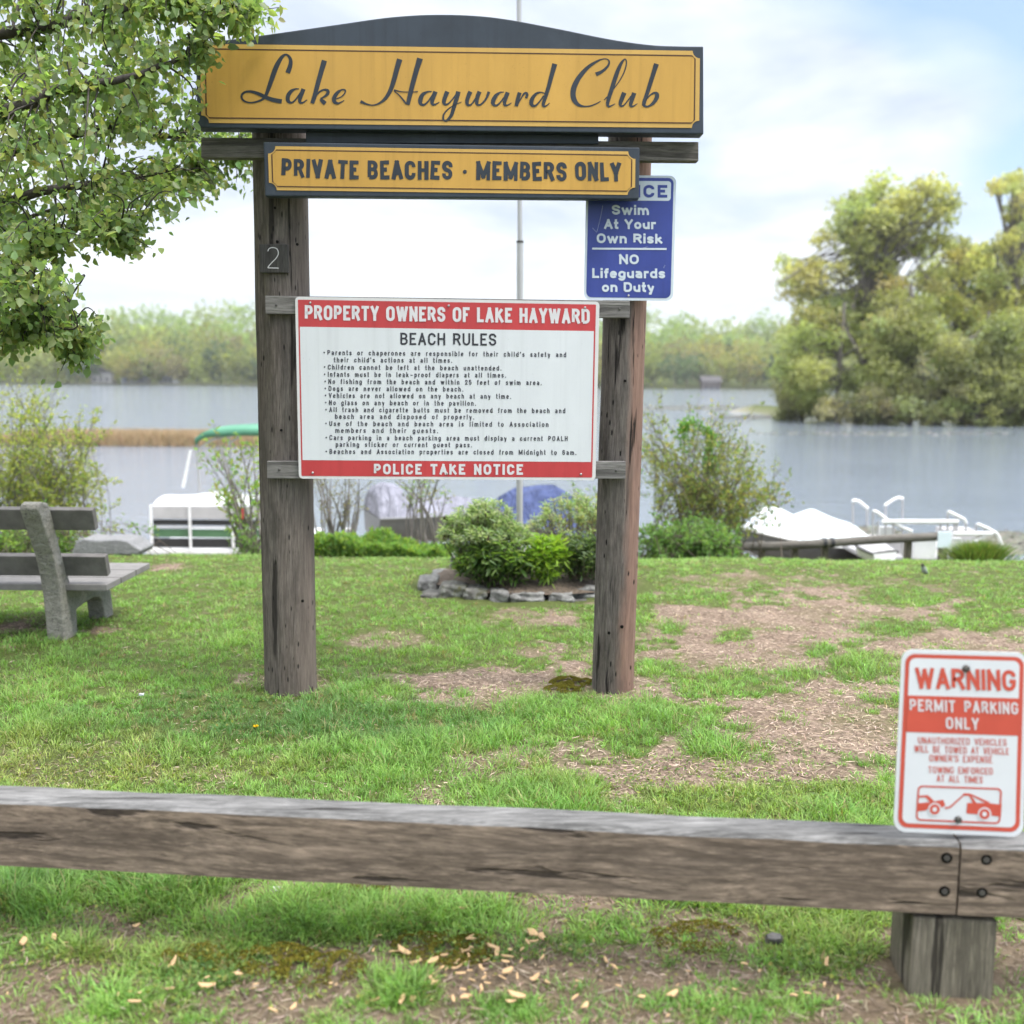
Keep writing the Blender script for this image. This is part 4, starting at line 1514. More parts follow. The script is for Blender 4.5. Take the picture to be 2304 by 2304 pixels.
def build_notice():
    z = lambda L: zoomxy(L, 1280, 260, 4.2)
    f = sface(4.866)
    Q = z([(166, 562), (1016, 568), (984, 1752), (141, 1742)])
    m = quad_map(Q)
    W, H = 846.0, 1180.0
    mp = lambda L: [m(x / W, y / H) for x, y in L]
    c = f.at(*m(.5, .5))
    t = thing('swim_notice', 'blue metal notice saying swim at your own risk on the right post', 'sign', (c.x, c.y, c.z))
    slab('plate', f, mp(round_rect(0, 0, W, H, 66)), 0, 0.003, M['pale_letter'], t, 0)
    flat_poly('blue_field', f, mp(round_rect(22, 22, W - 24, H - 26, 52)), M['blue_enamel'], t, 0.0010)
    flat_poly('heading_panel', f, mp(round_rect(46, 52, W - 48, 236, 28)), M['pale_letter'], t, 0.0016)
    w = lambda x, y: (1280 + x / 4.2, 260 + y / 4.2)
    # NOTICE: only the last letters clear the members board
    L = place_text('NOTICE', w(245, 772), w(930, 776), 28.5, 6.6, gap=0.2, wid=0.85)
    strokes_mesh('heading_lettering', f, L, M['blue_enamel'], t, 0.0022)
    L = []
    for txt, x0, x1, y, y1 in [('Swim', 405, 758, 936, 940), ('At Your', 332, 822, 1071, 1074), ('Own Risk', 262, 884, 1205, 1210), ('NO', 474, 662, 1403, 1405),
                           ('Lifeguards', 220, 910, 1535, 1538), ('on Duty', 312, 808, 1666, 1668)]:
        L += place_text(txt, w(x0, y), w(x1, y1), 22.0, 5.0, gap=0.12, wid=0.86, space=0.36)
    L.append((np.array([w(220, 1257), w(924, 1261)]), 4.2))
    strokes_mesh('notice_lettering', f, L, M['pale_letter'], t, 0.0022)
    sc = []
    for pl in ([(320, 850), (300, 960), (265, 1100)], [(222, 1060), (262, 1103)], [(908, 1412), (897, 1440)], [(745, 1240), (700, 1250)]):
        sc.append((np.array([w(*p) for p in pl]), 0.4))
    strokes_mesh('scratches', f, sc, M['pale_letter'], t, 0.0015)
    screw_heads(f, z([(563, 1702)]), t, 0.0055, 'steel', 0.0012)


build_notice()


# ------------------------------------------------------------------ rail in front, with the warning sign
RAIL_A, RAIL_B = Vector((0, 2.655, 0)), Vector((0, 2.40, 0))


def build_rail():
    # front face plane from pixel (0, y) to (2160, y)
    pa, pb = P(0, 1880, 2.655), P(2160, 1975, 2.400)
    ux = Vector((pb.x - pa.x, pb.y - pa.y, 0)).normalized()
    n = Vector((ux.y, -ux.x, 0))
    f = Face(pa, ux, n)
    back = -n * 0.105

    def beam(name, label, tl, bl, tr, br, cut=None):
        A, B, C, D = f.at(*tl), f.at(*bl), f.at(*tr), f.at(*br)
        k = 22
        mb = MB()
        cen = (A + B + C + D) / 4
        rg = np.random.default_rng(int(abs(tl[0])) + 5)
        V, ns = [], None
        for i in range(k + 1):
            t = i / k
            top, bot = A.lerp(C, t), B.lerp(D, t)
            w = lambda s: float(vnoise(t * 14 * (C - A).length, s, 1.0) - 0.5) * 0.007
            ch = 0.010
            prof = [bot + n * w(1), top - Vector((0, 0, ch + w(2))) + n * w(3), top - n * (ch + abs(w(4))) + Vector((0, 0, w(5))),
                    top + back + n * ch + Vector((0, 0, w(6))), top + back - Vector((0, 0, ch)), bot + back]
            ns = len(prof)
            V += prof
        fs, mi = [], []
        for i in range(k):
            for j in range(ns):
                j2 = (j + 1) % ns
                fs.append((i * ns + j, i * ns + j2, (i + 1) * ns + j2, (i + 1) * ns + j))
                mi.append(1 if j in (1, 2, 3) else 0)
        fs += [tuple(range(ns))[::-1], tuple(k * ns + j for j in range(ns))]
        mi += [0, 0]
        mb.v, mb.f, mb.mi = [tuple(v) for v in V], fs, mi
        o = mb.build(name, [M['rail_side'], M['rail_top']], None, origin=(cen.x, cen.y, cen.z), bevel=0.0)
        tag(o, label, 'rail')
        return o

    b1 = beam('timber_rail', 'long weathered timber rail across the foreground, grey on top', (-620, 1772), (-620, 1916), (2160.5, 1899), (2150, 2058.5))
    b2 = beam('timber_rail', 'next timber rail beginning at the butt joint under the warning sign', (2164.5, 1899), (2154, 2058.5), (4200, 1993), (4180, 2169))

    def bolt(x, y, parent):
        c = f.at(x, y)
        mb = MB()
        mb.disc(c - n * 0.012, n, 0.0135, 20, h=0.0138)
        h = mb.build('bolt_hole', M['hole'], parent)
        mb = MB()
        mb.disc(c + n * 0.0015, n, 0.0078, 6, h=0.0022)
        mb.build('bolt_head', M['dark_steel'], h)

    for x, y, p in ((2130, 1930, b1), (2125, 2005, b1), (2219, 1934, b2), (2209, 2008, b2)):
        bolt(x, y, p)
    # squared post under the joint
    q = P(2051, 2120, 2.425)
    mb = MB()
    w, d = 0.205, 0.19
    z1 = P(2150, 2063, 2.42).z - 0.003
    vx, vy = ux, -n
    c0 = Vector((q.x, q.y, 0))
    base = [c0, c0 + vx * w, c0 + vx * w + vy * d, c0 + vy * d]
    mb.hexa([p + Vector((0, 0, -0.3)) for p in base], [p + Vector((0, 0, z1)) for p in base])
    o = mb.build('rail_post', M['rail_post'], None, bevel=0.008, origin=(c0.x + .1, c0.y + .1, 0))
    tag(o, 'short squared timber post holding up the rail joint', 'post')
    cc = (base[0] + base[2]) / 2
    SKIP.append((cc.x, cc.y, 0.15, 0.15))


build_rail()


def build_warning():
    z = lambda L: zoomxy(L, 2000, 1450, 4.293)
    f = Face((0.95, 2.425, 0.5), (1, 0.0, 0), (0.0, -1, 0))
    Q = z([(128, 48), (1345, 82), (1300, 1860), (44, 1806)])
    m = quad_map(Q)
    W, H = 1240.0, 1790.0
    mp = lambda L: [m(x / W, y / H) for x, y in L]
    c = f.at(*m(.5, 1.0))
    t = thing('warning_sign', 'white and red WARNING permit parking only sign standing on the rail', 'sign', (c.x, c.y, c.z))
    slab('plate', f, mp(round_rect(0, 0, W, H, 115)), 0, 0.0025, M['warn_white'], t, 0)
    flat_poly('red_border', f, mp(round_rect(38, 42, W - 38, H - 42, 92)), M['warn_red'], t, 0.0008)
    flat_poly('white_field', f, mp(round_rect(80, 84, W - 80, H - 84, 62)), M['warn_white'], t, 0.0013)
    w = lambda x, y: (2000 + x / 4.293, 1450 + y / 4.293)
    flat_poly('red_band', f, [w(185, 492), w(1281, 522), w(1262, 884), w(165, 845)], M['warn_red'], t, 0.0019)
    L = place_text('WARNING', w(262, 427), w(1228, 452), 47.5, 8.8, gap=0.12, wid=0.74, up=(-.03, -1))
    for txt, x0, x1, y0, y1 in [('UNAUTHORIZED VEHICLES', 284, 1138, 957, 980), ('WILL BE TOWED AT VEHICLE', 248, 1162, 1040, 1068), ("OWNER'S EXPENSE", 393, 1000, 1129, 1146),
                                ('TOWING ENFORCED', 384, 1004, 1241, 1258), ('AT ALL TIMES', 465, 907, 1325, 1342)]:
        L += place_text(txt, w(x0, y0), w(x1, y1), 15.2, 2.0, gap=0.22, wid=0.70, space=0.5, up=(-.03, -1))
    strokes_mesh('red_lettering', f, L, M['warn_red'], t, 0.0022)
    L = place_text('PERMIT PARKING', w(203, 643), w(1250, 676), 27.0, 4.6, gap=0.16, wid=0.62, space=0.5, up=(-.03, -1))
    L += place_text('ONLY', w(552, 815), w(870, 826), 26.5, 4.6, gap=0.16, wid=0.62, up=(-.03, -1))
    strokes_mesh('white_lettering', f, L, M['white_letter'], t, 0.0026)
    # tow truck pictogram
    pm = quad_map([w(280, 1360), w(1094, 1388), w(1076, 1738), w(258, 1702)])
    pw, ph = 815.0, 345.0
    pp = lambda L: [pm(x / pw, y / ph) for x, y in L]
    n8 = 6
    mb = MB()
    lo, li = f.pts(pp(round_rect(0, 0, pw, ph, 48)), 0.0021), f.pts(pp(round_rect(17, 17, pw - 17, ph - 17, 34)), 0.0021)
    k = len(lo)
    mb.add(lo + li, [(i, (i + 1) % k, k + (i + 1) % k, k + i) for i in range(k)])

    def poly(L, h=0.0022):
        q = f.pts(pp(L), h)
        mb.add(q, [tuple(range(len(q)))])

    zz = lambda L: [(x - 280 + (y - 1360) * 0.06, y - 1360 - (x - 280) * 0.034) for x, y in L]
    poly(zz([(282, 1535), (400, 1525), (530, 1500), (550, 1555), (510, 1580), (375, 1590), (360, 1605), (275, 1615)]))       # towed car
    poly(zz([(288, 1462), (375, 1455), (425, 1495), (440, 1520), (400, 1525), (355, 1478), (286, 1480)]), 0.00225)
    poly(zz([(760, 1530), (960, 1530), (1088, 1545), (1080, 1660), (985, 1650), (870, 1640), (752, 1632)]))                  # truck
    poly(zz([(716, 1446), (735, 1436), (790, 1440), (980, 1525), (940, 1532), (800, 1462), (716, 1462)]), 0.00225)
    poly(zz([(775, 1455), (800, 1462), (850, 1530), (815, 1532)]), 0.0023)
    poly(zz([(545, 1572), (590, 1565), (716, 1455), (724, 1466), (600, 1580), (545, 1590)]), 0.00235)                        # tow bar
    mb.build('tow_pictogram', M['warn_red'], t)
    mw, mr = MB(), MB()
    for cx, cy in ((446, 1594), (925, 1636)):
        (qx, qy), = zz([(cx, cy)])
        for r, h, tgt in ((64, 0.0026, mw), (50, 0.0029, mr), (22, 0.0032, mw)):
            q = f.pts(pp([(qx + r * math.cos(a), qy + r * math.sin(a)) for a in np.linspace(0, 2 * np.pi, 28, endpoint=False)]), h)
            tgt.add(q, [tuple(range(28))])
    mw.build('wheel_disc', M['warn_white'], t)
    mr.build('wheel_ring', M['warn_red'], t)
    screw_heads(f, z([(745, 232), (668, 1690)]), t, 0.0095, 'dark_steel', 0.0020)
    # channel post behind the plate, fixed to the back of the rail
    top, bot = f.at(*m(.5, .06)), f.at(*m(.5, 1.0))
    mb = MB()
    cx = (top.x + bot.x) / 2
    zt, zb = top.z, bot.z - 0.0015
    mb.hexa([(cx - .028, 2.4285, zb), (cx + .028, 2.4285, zb), (cx + .02, 2.445, zb), (cx - .02, 2.445, zb)],
            [(cx - .028, 2.4285, zt), (cx + .028, 2.4285, zt), (cx + .02, 2.445, zt), (cx - .02, 2.445, zt)])
    mb.build('channel_post', M['steel'], t)


build_warning()


# ================================================================== BENCH
def build_bench():
    pts = [(148, 1448), (142, 1390), (137, 1340), (130, 1295), (119, 1248), (105, 1203), (93, 1168), (86, 1146), (88, 1135), (95, 1129), (107, 1131),
           (113, 1143), (120, 1170), (127, 1200), (136, 1236), (146, 1272), (156, 1303), (165, 1322), (250, 1327), (256, 1370), (261, 1409), (244, 1411),
           (237, 1378), (231, 1352), (224, 1343), (212, 1344), (190, 1358), (173, 1371), (176, 1440)]
    g = G(148, 1448)
    X0 = g.x
    side = [PX(x, y, X0) for x, y in pts]
    k = -side[0].z
    c = Vector((X0 - 0.75, 6.0, 0))
    t = thing('park_bench', 'grey plank bench on cast concrete supports facing the lake', 'bench', c)
    for dx in (0.0, -1.45):
        mb = MB()
        prof = [p + Vector((dx, 0, 0)) for p in side]
        low = [p - Vector((0, 0, 0.06)) if p.z < 0.12 else p for p in prof]
        mb.prism(low, (-0.105, 0, 0))
        mb.build('support', M['concrete'], t, bevel=0.012, seg=3)
    # back slats: rear faces seen from behind
    for (xr, yt, yb, i0, i1) in ((208, 1148, 1194, 11, 13), (236, 1253, 1297, 14, 16)):
        a, b = side[i0], side[i1]
        yy = (a.y + b.y) / 2 - 0.012
        A, B = P(xr, yt, yy - 0.012), P(xr + 7, yb, yy + 0.022)
        up = (A - B)
        up.x = 0
        fwd = Vector((0, up.z, -up.y)).normalized()
        L = 2.05
        mb = MB()
        b4 = [B, B + fwd * 0.05, B + fwd * 0.05 - X_ * L, B - X_ * L]
        mb.hexa(b4, [p + up for p in b4])
        mb.build('back_slat', M['slat'], t, bevel=0.006)
    # three seat slats
    zs = PX(165, 1320, X0).z + 0.035
    edge = [(256, 1316), (279, 1299), (301, 1282), (322, 1266)]
    ends = [G(x, y, zs) for x, y in edge]
    xr = sum(p.x for p in ends) / 4
    for i in range(3):
        y0, y1 = ends[i].y + 0.006, ends[i + 1].y - 0.006
        mb = MB()
        mb.box((xr - 1.02, (y0 + y1) / 2, zs - 0.019), (2.04, y1 - y0, 0.038))
        mb.build('seat_slat', M['slat_seat'], t, bevel=0.005)
    for p in (side[0], side[20]):
        SKIP.append((X0 - 0.05, p.y + 0.07, 0.09, 0.10))


M['slat_seat'] = paint('bench_seat_slat', (0.20, 0.19, 0.185), 0.7, 0.25, 0.12, 12, bumpy=0.3, grain=90)
build_bench()


# ================================================================== FLOWER BED
BED = G(1190, 1300)
BED_Y = 7.72


def rock(name, c, size, mat, seed, label, rough=0.22, group=None, tilt=0.0):
    bm = bmesh.new()
    bmesh.ops.create_cube(bm, size=2.0)
    bmesh.ops.subdivide_edges(bm, edges=bm.edges, cuts=7, use_grid_fill=True)
    r = np.random.default_rng(seed)
    o1, o2 = r.random(2) * 50
    ca, sa = math.cos(tilt), math.sin(tilt)
    for v in bm.verts:
        p = v.co.copy()
        q = p.normalized() * (abs(p.x) ** 4 + abs(p.y) ** 4 + abs(p.z) ** 4) ** 0.25
        s = p.normalized() * 1.05
        q = p * 0.62 + s * 0.38
        k = 1 + rough * (float(fbm(q.x * 1.1 + o1 + q.z * 2.3, q.y * 1.1 + o2 - q.z, 1.0, 4)) - 0.5) * 2
        k2 = 1 + 0.10 * (float(vnoise(q.x * 5 + o2, q.z * 5 + q.y * 3 + o1, 1.0)) - 0.5)
        q = q * k * k2
        x, y, z = q.x * size[0] / 2, q.y * size[1] / 2, q.z * size[2] / 2
        v.co = Vector((x * ca - z * sa, y, x * sa + z * ca))
    me = bpy.data.meshes.new(name)
    bm.to_mesh(me)
    bm.free()
    me.polygons.foreach_set('use_smooth', np.ones(len(me.polygons), bool))
    me.materials.append(mat)
    o = bpy.data.objects.new(name, me)
    col.objects.link(o)
    o.location = c
    tag(o, label, 'stone', group)
    return o


def build_bed():
    S, SM, SD = M['stone'], M['stone_moss'], M['stone_dark']
    grp = 'dry laid stones round the flower bed'
    rows = [(966, 1322, 50, 44, 0.26, 7.42, S, 'big flat topped stone at the left end of the flower bed ring', 0.05),
            (1000, 1303, 56, 34, 0.26, 7.72, S, 'pale weathered stone behind the left end stone of the flower bed ring', 0.0),
            (1020, 1331, 62, 38, 0.24, 7.16, SM, 'mossy grey stone beside the big left end stone of the flower bed', -0.1),
            (1070, 1338, 56, 34, 0.22, 7.12, SM, 'rough grey stone with moss at its left in the flower bed ring', -0.05),
            (1124, 1342, 44, 32, 0.2, 7.08, S, 'small squarish pale stone in the front middle of the flower bed ring', 0.0),
            (1187, 1344, 78, 29, 0.2, 7.06, S, 'long pale oblong stone in the front of the flower bed ring', 0.0),
            (1261, 1344, 60, 28, 0.2, 7.08, S, 'grey block stone right of the long pale stone in the ring', 0.02),
            (1312, 1336, 66, 38, 0.26, 7.20, S, 'tall rounded stone left of the right post base in the ring', 0.06),
            (1372, 1328, 60, 34, 0.24, 7.42, S, 'stone of the flower bed ring mostly hidden behind the right post', 0.0)]
    for i, (px, py, w, h, d, y, mat, lab, tl) in enumerate(rows):
        c = P(px, py, y + d / 2)
        k = F_PX / (y + 0.15)
        o = rock('wall_stone', c, (w / k * 1.02, d, h / k * 1.12), mat, 40 + i, lab, 0.24, grp, tl)
    # lower course, dark in the joints
    low = [(1000, 1345, 110, 22, 7.16), (1065, 1355, 90, 20, 7.1), (1140, 1358, 80, 18, 7.06), (1215, 1361, 90, 16, 7.06), (1290, 1356, 80, 18, 7.1)]
    labs = ['dark base stone under the left end of the flower bed ring', 'dark base stone under the mossy stones of the ring', 'dark base stone under the small squarish stone of the ring',
            'dark base stone under the long pale stone of the ring', 'dark base stone under the tall rounded stone of the ring']
    for i, (px, py, w, h, y) in enumerate(low):
        k = F_PX / (y + 0.15)
        rock('base_stone', P(px, py, y + 0.12), (w / k, 0.2, h / k * 1.4), SD, 70 + i, labs[i], 0.2, 'dark base stones under the flower bed ring')
    cx, rx, ry = BED.x, 0.80, 0.66
    for i, a in enumerate((62, 84, 106, 126)):
        p = Vector((cx + rx * math.cos(R(a)), BED_Y + ry * math.sin(R(a)), 0.06))
        rock('wall_stone', p, (0.32, 0.22, 0.2), S, 90 + i, 'stone at the back of the flower bed ring hidden by the plants', 0.24, grp)
    # soil mound inside
    n, mrings = 40, 8
    V = [(cx, BED_Y, 0.13)]
    for i in range(1, mrings + 1):
        q = i / mrings
        for j in range(n):
            a = 2 * math.pi * j / n
            V.append((cx + rx * 0.97 * q * math.cos(a), BED_Y + ry * 0.97 * q * math.sin(a), 0.13 - 0.08 * q ** 3 + 0.02 * (vnoise(i * 1.7, j * 0.9, 1.0) - .5)))
    F3 = np.array([[0, 1 + j, 1 + (j + 1) % n] for j in range(n)])
    F4 = np.array([[1 + (i - 1) * n + j, 1 + i * n + j, 1 + i * n + (j + 1) % n, 1 + (i - 1) * n + (j + 1) % n] for i in range(1, mrings) for j in range(n)])
    m, nt, b = mat_new('bed_soil')
    co = objco(nt)
    setc(nt, b, mixc(nt, ramp(nt, noise(nt, co, 45, 6, 0.7), [(0.35, 0.0), (0.7, 1.0)]), (0.045, 0.034, 0.026), (0.20, 0.15, 0.11)))
    b.inputs['Roughness'].default_value = 0.95
    bump(nt, b, noise(nt, co, 60, 5, 0.7), 0.8, 0.02)
    o = fast_mesh('garden_soil', np.array(V), [F3, F4], m, None, None, smooth=True)
    o['kind'] = 'structure'
    SKIP.append((cx, BED_Y - 0.02, 0.93, 0.82))


build_bed()


def build_flagpole():
    y = 7.75
    L = [P(1169.5, 1232, y), P(1170, 542, y)]
    U = [P(1170, 548, y), P(1168, 20, y), P(1167, -900, y)]
    t = thing('flagpole', 'thin pale metal flagpole rising from the flower bed behind the signs', 'flagpole', (L[0].x, y, 0.1))
    L[0].z = 0.02
    mb = MB()
    mb.tube(L, [0.0245, 0.0240], 16)
    mb.build('lower_shaft', M['alu'], t, smooth=True)
    mb = MB()
    mb.tube(U, [0.0185, 0.0175, 0.014], 16)
    mb.build('upper_shaft', M['alu'], t, smooth=True)
    mb = MB()
    c = P(1170, 543, y)
    mb.tube([c - Vector((0, 0, .012)), c + Vector((0, 0, .004))], [0.0265, 0.0265], 16)
    mb.build('joint_collar', M['dark_steel'], t)


build_flagpole()


M['concrete_grey'] = stone_mat('grey_granite', (0.17, 0.17, 0.175), (0.26, 0.26, 0.268), (0.27, 0.27, 0.275), scale=40)


def build_block():
    p = G(160, 1250)
    y = 9.05
    c = P(238, 1231, y)
    bm = bmesh.new()
    poly = [(160, 1249), (170, 1219), (185, 1212), (215, 1216), (262, 1214), (286, 1217), (300, 1228), (318, 1238), (312, 1250)]
    mb = MB()
    mb.prism([P(x, yy, y) for x, yy in poly], (0, 0.35, 0.0))
    o = mb.build('stone_block', M['concrete_grey'], None, bevel=0.02, origin=c, seg=3)
    tag(o, 'low grey granite block lying at the lawn edge beyond the bench', 'stone')


build_block()


def build_bird():
    g = G(2078, 1299)
    s = 0.105 / 0.105
    t = thing('bird', 'small dark headed grey bird standing on the lawn edge near the white boat', 'bird', (g.x, g.y, 0.0))
    o3 = Vector((g.x, g.y, 0.0))
    # body: a loft from tail tip to beak base, one continuous skin
    sp = [(-0.075, 0.028, 0.003, 0.009), (-0.055, 0.033, 0.006, 0.014), (-0.035, 0.042, 0.016, 0.020), (-0.012, 0.054, 0.025, 0.026), (0.010, 0.068, 0.026, 0.026),
          (0.024, 0.082, 0.021, 0.020), (0.029, 0.092, 0.016, 0.015), (0.033, 0.100, 0.0155, 0.0155), (0.041, 0.106, 0.012, 0.012), (0.049, 0.107, 0.004, 0.004)]
    ca, sa = math.cos(R(200)), math.sin(R(200))
    n = 16
    V = []
    for x, z, rv, rh in sp:
        for k in range(n):
            a = 2 * math.pi * k / n
            lx, ly, lz = x - rv * math.sin(a) * 0.45, rh * math.cos(a), z + rv * math.sin(a)
            V.append((g.x + lx * ca * 0.55 - ly * sa, g.y + lx * sa * 0.55 + ly * ca, lz))
    Fc = [(i * n + k, i * n + (k + 1) % n, (i + 1) * n + (k + 1) % n, (i + 1) * n + k) for i in range(len(sp) - 1) for k in range(n)]
    Fc += [tuple(range(n))[::-1], tuple((len(sp) - 1) * n + k for k in range(n))]
    m, nt, b = mat_new('bird_plumage')
    co = objco(nt)
    sep = node(nt, 'ShaderNodeSeparateXYZ')
    nt.links.new(co, sep.inputs[0])
    setc(nt, b, ramp(nt, math_(nt, 'MULTIPLY', sep.outputs[2], 8.0), [(0.15, (0.16, 0.17, 0.17)), (0.45, (0.24, 0.27, 0.24)), (0.70, (0.22, 0.25, 0.22)), (0.76, (0.03, 0.03, 0.022))]))
    b.inputs['Roughness'].default_value = 0.8
    mb = MB()
    mb.add(V, Fc)
    mb.build('body', m, t, smooth=True)
    mb = MB()
    tip = o3 + Vector((0.055 * ca * 0.55, 0.055 * sa * .55, 0.106))
    mb.tube([o3 + Vector((0.047 * ca * .55, 0.047 * sa * .55, 0.107)), tip + Vector((0.012 * ca, 0.012 * sa, -0.002))], [0.004, 0.0006], 8)
    mb.build('beak', M['straw_solid'], t)
    for q in (-0.010, 0.010):
        mb = MB()
        b0 = o3 + Vector((-q * sa, q * ca, 0.035))
        f0 = o3 + Vector((-q * sa, q * ca, 0.004 + float(gz(g.x, g.y))))
        mb.tube([b0, f0, f0 + Vector((0.012 * ca, 0.012 * sa, 0))], [0.0022, 0.0018, 0.0012], 6)
        mb.build('leg', M['dark_steel'], t)


M['straw_solid'] = paint('horn', (0.25, 0.2, 0.1), 0.5)
build_bird()


# ================================================================== FOREGROUND LITTER
def build_chips():
    r = np.random.default_rng(5)
    m = paint('fresh_wood_chip', (0.56, 0.375, 0.205), 0.8, 0.2, 0.22, 60)
    protos = []
    for i in range(9):
        me = bpy.data.meshes.new('wood_chip')
        L, W, T = 0.5, 0.09 + 0.16 * r.random(), 0.04
        pts = [(-L, -W * .6), (-L * .4, -W), (L * .5, -W * .8), (L, -W * .1), (L * .7, W * .8), (-L * .2, W), (-L * .9, W * .5)]
        pts = [(x * (1 + .28 * r.normal()), y * (1 + .38 * r.normal())) for x, y in pts]
        n = len(pts)
        bnd = 0.12 * r.normal()
        V = [(x, y, bnd * x * x * 2 - T) for x, y in pts] + [(x * .95, y * .9, bnd * x * x * 2 + T) for x, y in pts]
        me.from_pydata(V, [], [tuple(range(n))[::-1], tuple(range(n, 2 * n))] + [(k, (k + 1) % n, n + (k + 1) % n, n + k) for k in range(n)])
        me.materials.append(m)
        protos.append(me)
    spots_ = [(1060, 2195, 160, 52, 58), (1090, 2150, 200, 34, 20), (500, 2230, 480, 60, 22), (1350, 2230, 330, 60, 24), (160, 2100, 130, 60, 5), (1800, 2230, 260, 50, 9), (1030, 2060, 60, 20, 3)]
    for cx, cy, rx, ry, cnt in spots_:
        for _ in range(cnt):
            px, py = cx + rx * r.normal() * 0.6, cy + ry * r.normal() * 0.7
            if py < 1990 or py > 2330 or px < -60 or (1985 < px < 2250 and py < 2275):
                continue
            g = G(px, py)
            s = 0.011 + 0.032 * r.random() ** 1.7
            o = bpy.data.objects.new('wood_chip', protos[r.integers(0, 9)])
            col.objects.link(o)
            o.location = (g.x, g.y, float(gz(g.x, g.y)) + 0.014 + 0.014 * r.random())
            o.scale = (s, s * (0.8 + .6 * r.random()), s)
            o.rotation_euler = (r.normal() * 0.25, r.normal() * 0.25, r.random() * 6.28)
            tag(o, 'pale orange wood chip on the bare ground in front of the rail', 'wood chip', 'fresh wood chips scattered in the foreground')
    # a crumpled bit of foil and a white scrap
    for name, px, py, sz, mt, lab, z in (('foil_scrap', 1740, 2133, 0.028, 'dark_steel', 'crumpled black and silver scrap of litter on the grass under the rail', 0.02),
                                        ('paper_scrap', 320, 1596, 0.014, 'white_alu', 'tiny white scrap of paper lying in the dark green grass', 0.055),
                                        ('pebble', 625, 2022, 0.022, 'white_edge', 'single pale pebble in the dirt just under the rail', 0.012)):
        g = G(px, py)
        o = rock(name, (g.x, g.y, float(gz(g.x, g.y)) + z), (sz * 1.5, sz, sz * 0.7), M[mt], int(px), lab, 0.5)
        o['category'] = 'litter' if 'scrap' in name else 'pebble'


build_chips()


def build_dandelion():
    g = G(576, 1672)
    t = thing('dandelion', 'single yellow dandelion flower in the lawn below the left post', 'flower', (g.x, g.y, 0))
    z = float(gz(g.x, g.y))
    mb = MB()
    mb.tube([(g.x, g.y, z), (g.x + .004, g.y, z + .05), (g.x + .002, g.y, z + .075)], 0.0018, 6)
    mb.build('stem', M['green_solid'], t)
    n = 60
    pos = np.tile(np.array([[g.x + .002, g.y, z + .075]]), (n, 1))
    d = unit(rand_dirs(n) * np.array([1, 1, .3]) + np.array([0, -.2, .45]))
    V, Fc, C = leaf_geo(pos, d, rand_dirs(n), 0.014, 0.004, vary((0.75, 0.52, 0.02), n, .1, .05))
    fast_mesh('flower_head', V, [Fc], M['straw'], t, C)


M['green_solid'] = paint('stem_green', (0.12, 0.19, 0.05), 0.6)
build_dandelion()


# ================================================================== BEACH: BOATS, LOW RAIL
def cover_mat(*a, **k):
    """slack cloth: creases running across the boat"""
    m = paint(*a, **k)
    nt = m.node_tree
    co = objco(nt)
    w = noise(nt, mapping(nt, co, (2.6, 1.0, 0.9), rot=(0, 0.3, 0.5)), 2.2, 4, 0.55, 1.5)
    bump(nt, nt.nodes['Principled BSDF'], w, 0.9, 0.25)
    return m


M['cover_grey'] = cover_mat('grey_boat_cover', (0.27, 0.27, 0.325), 0.75, 0.2, 0.14, 2.5)
M['cover_blue'] = cover_mat('blue_boat_cover', (0.065, 0.088, 0.205), 0.7, 0.2, 0.2, 3)
M['cover_white'] = cover_mat('white_tarp', (0.78, 0.84, 0.87), 0.6, 0.3, 0.06, 3)
M['hull_dark'] = paint('dark_hull', (0.12, 0.12, 0.125), 0.5, 0.4, 0.12, 3)
M['hull_mid'] = paint('mid_grey_hull', (0.165, 0.165, 0.172), 0.5, 0.4, 0.12, 3)
M['hull_grey'] = paint('grey_hull', (0.26, 0.26, 0.275), 0.5, 0.4, 0.12, 3)
M['boat_white'] = paint('white_boat_panel', (0.78, 0.78, 0.79), 0.45, 0.4, 0.05, 3)
M['green_canvas'] = paint('green_canvas', (0.09, 0.25, 0.165), 0.7, 0.2, 0.12, 4)
M['green_panel'] = paint('green_panel', (0.085, 0.18, 0.095), 0.5, 0.3, 0.15, 2)
M['black_panel'] = paint('black_panel', (0.03, 0.03, 0.032), 0.5, 0.3, 0.1)
M['seat_pale'] = paint('pale_seat', (0.42, 0.41, 0.42), 0.6, 0.3, 0.08, 3)


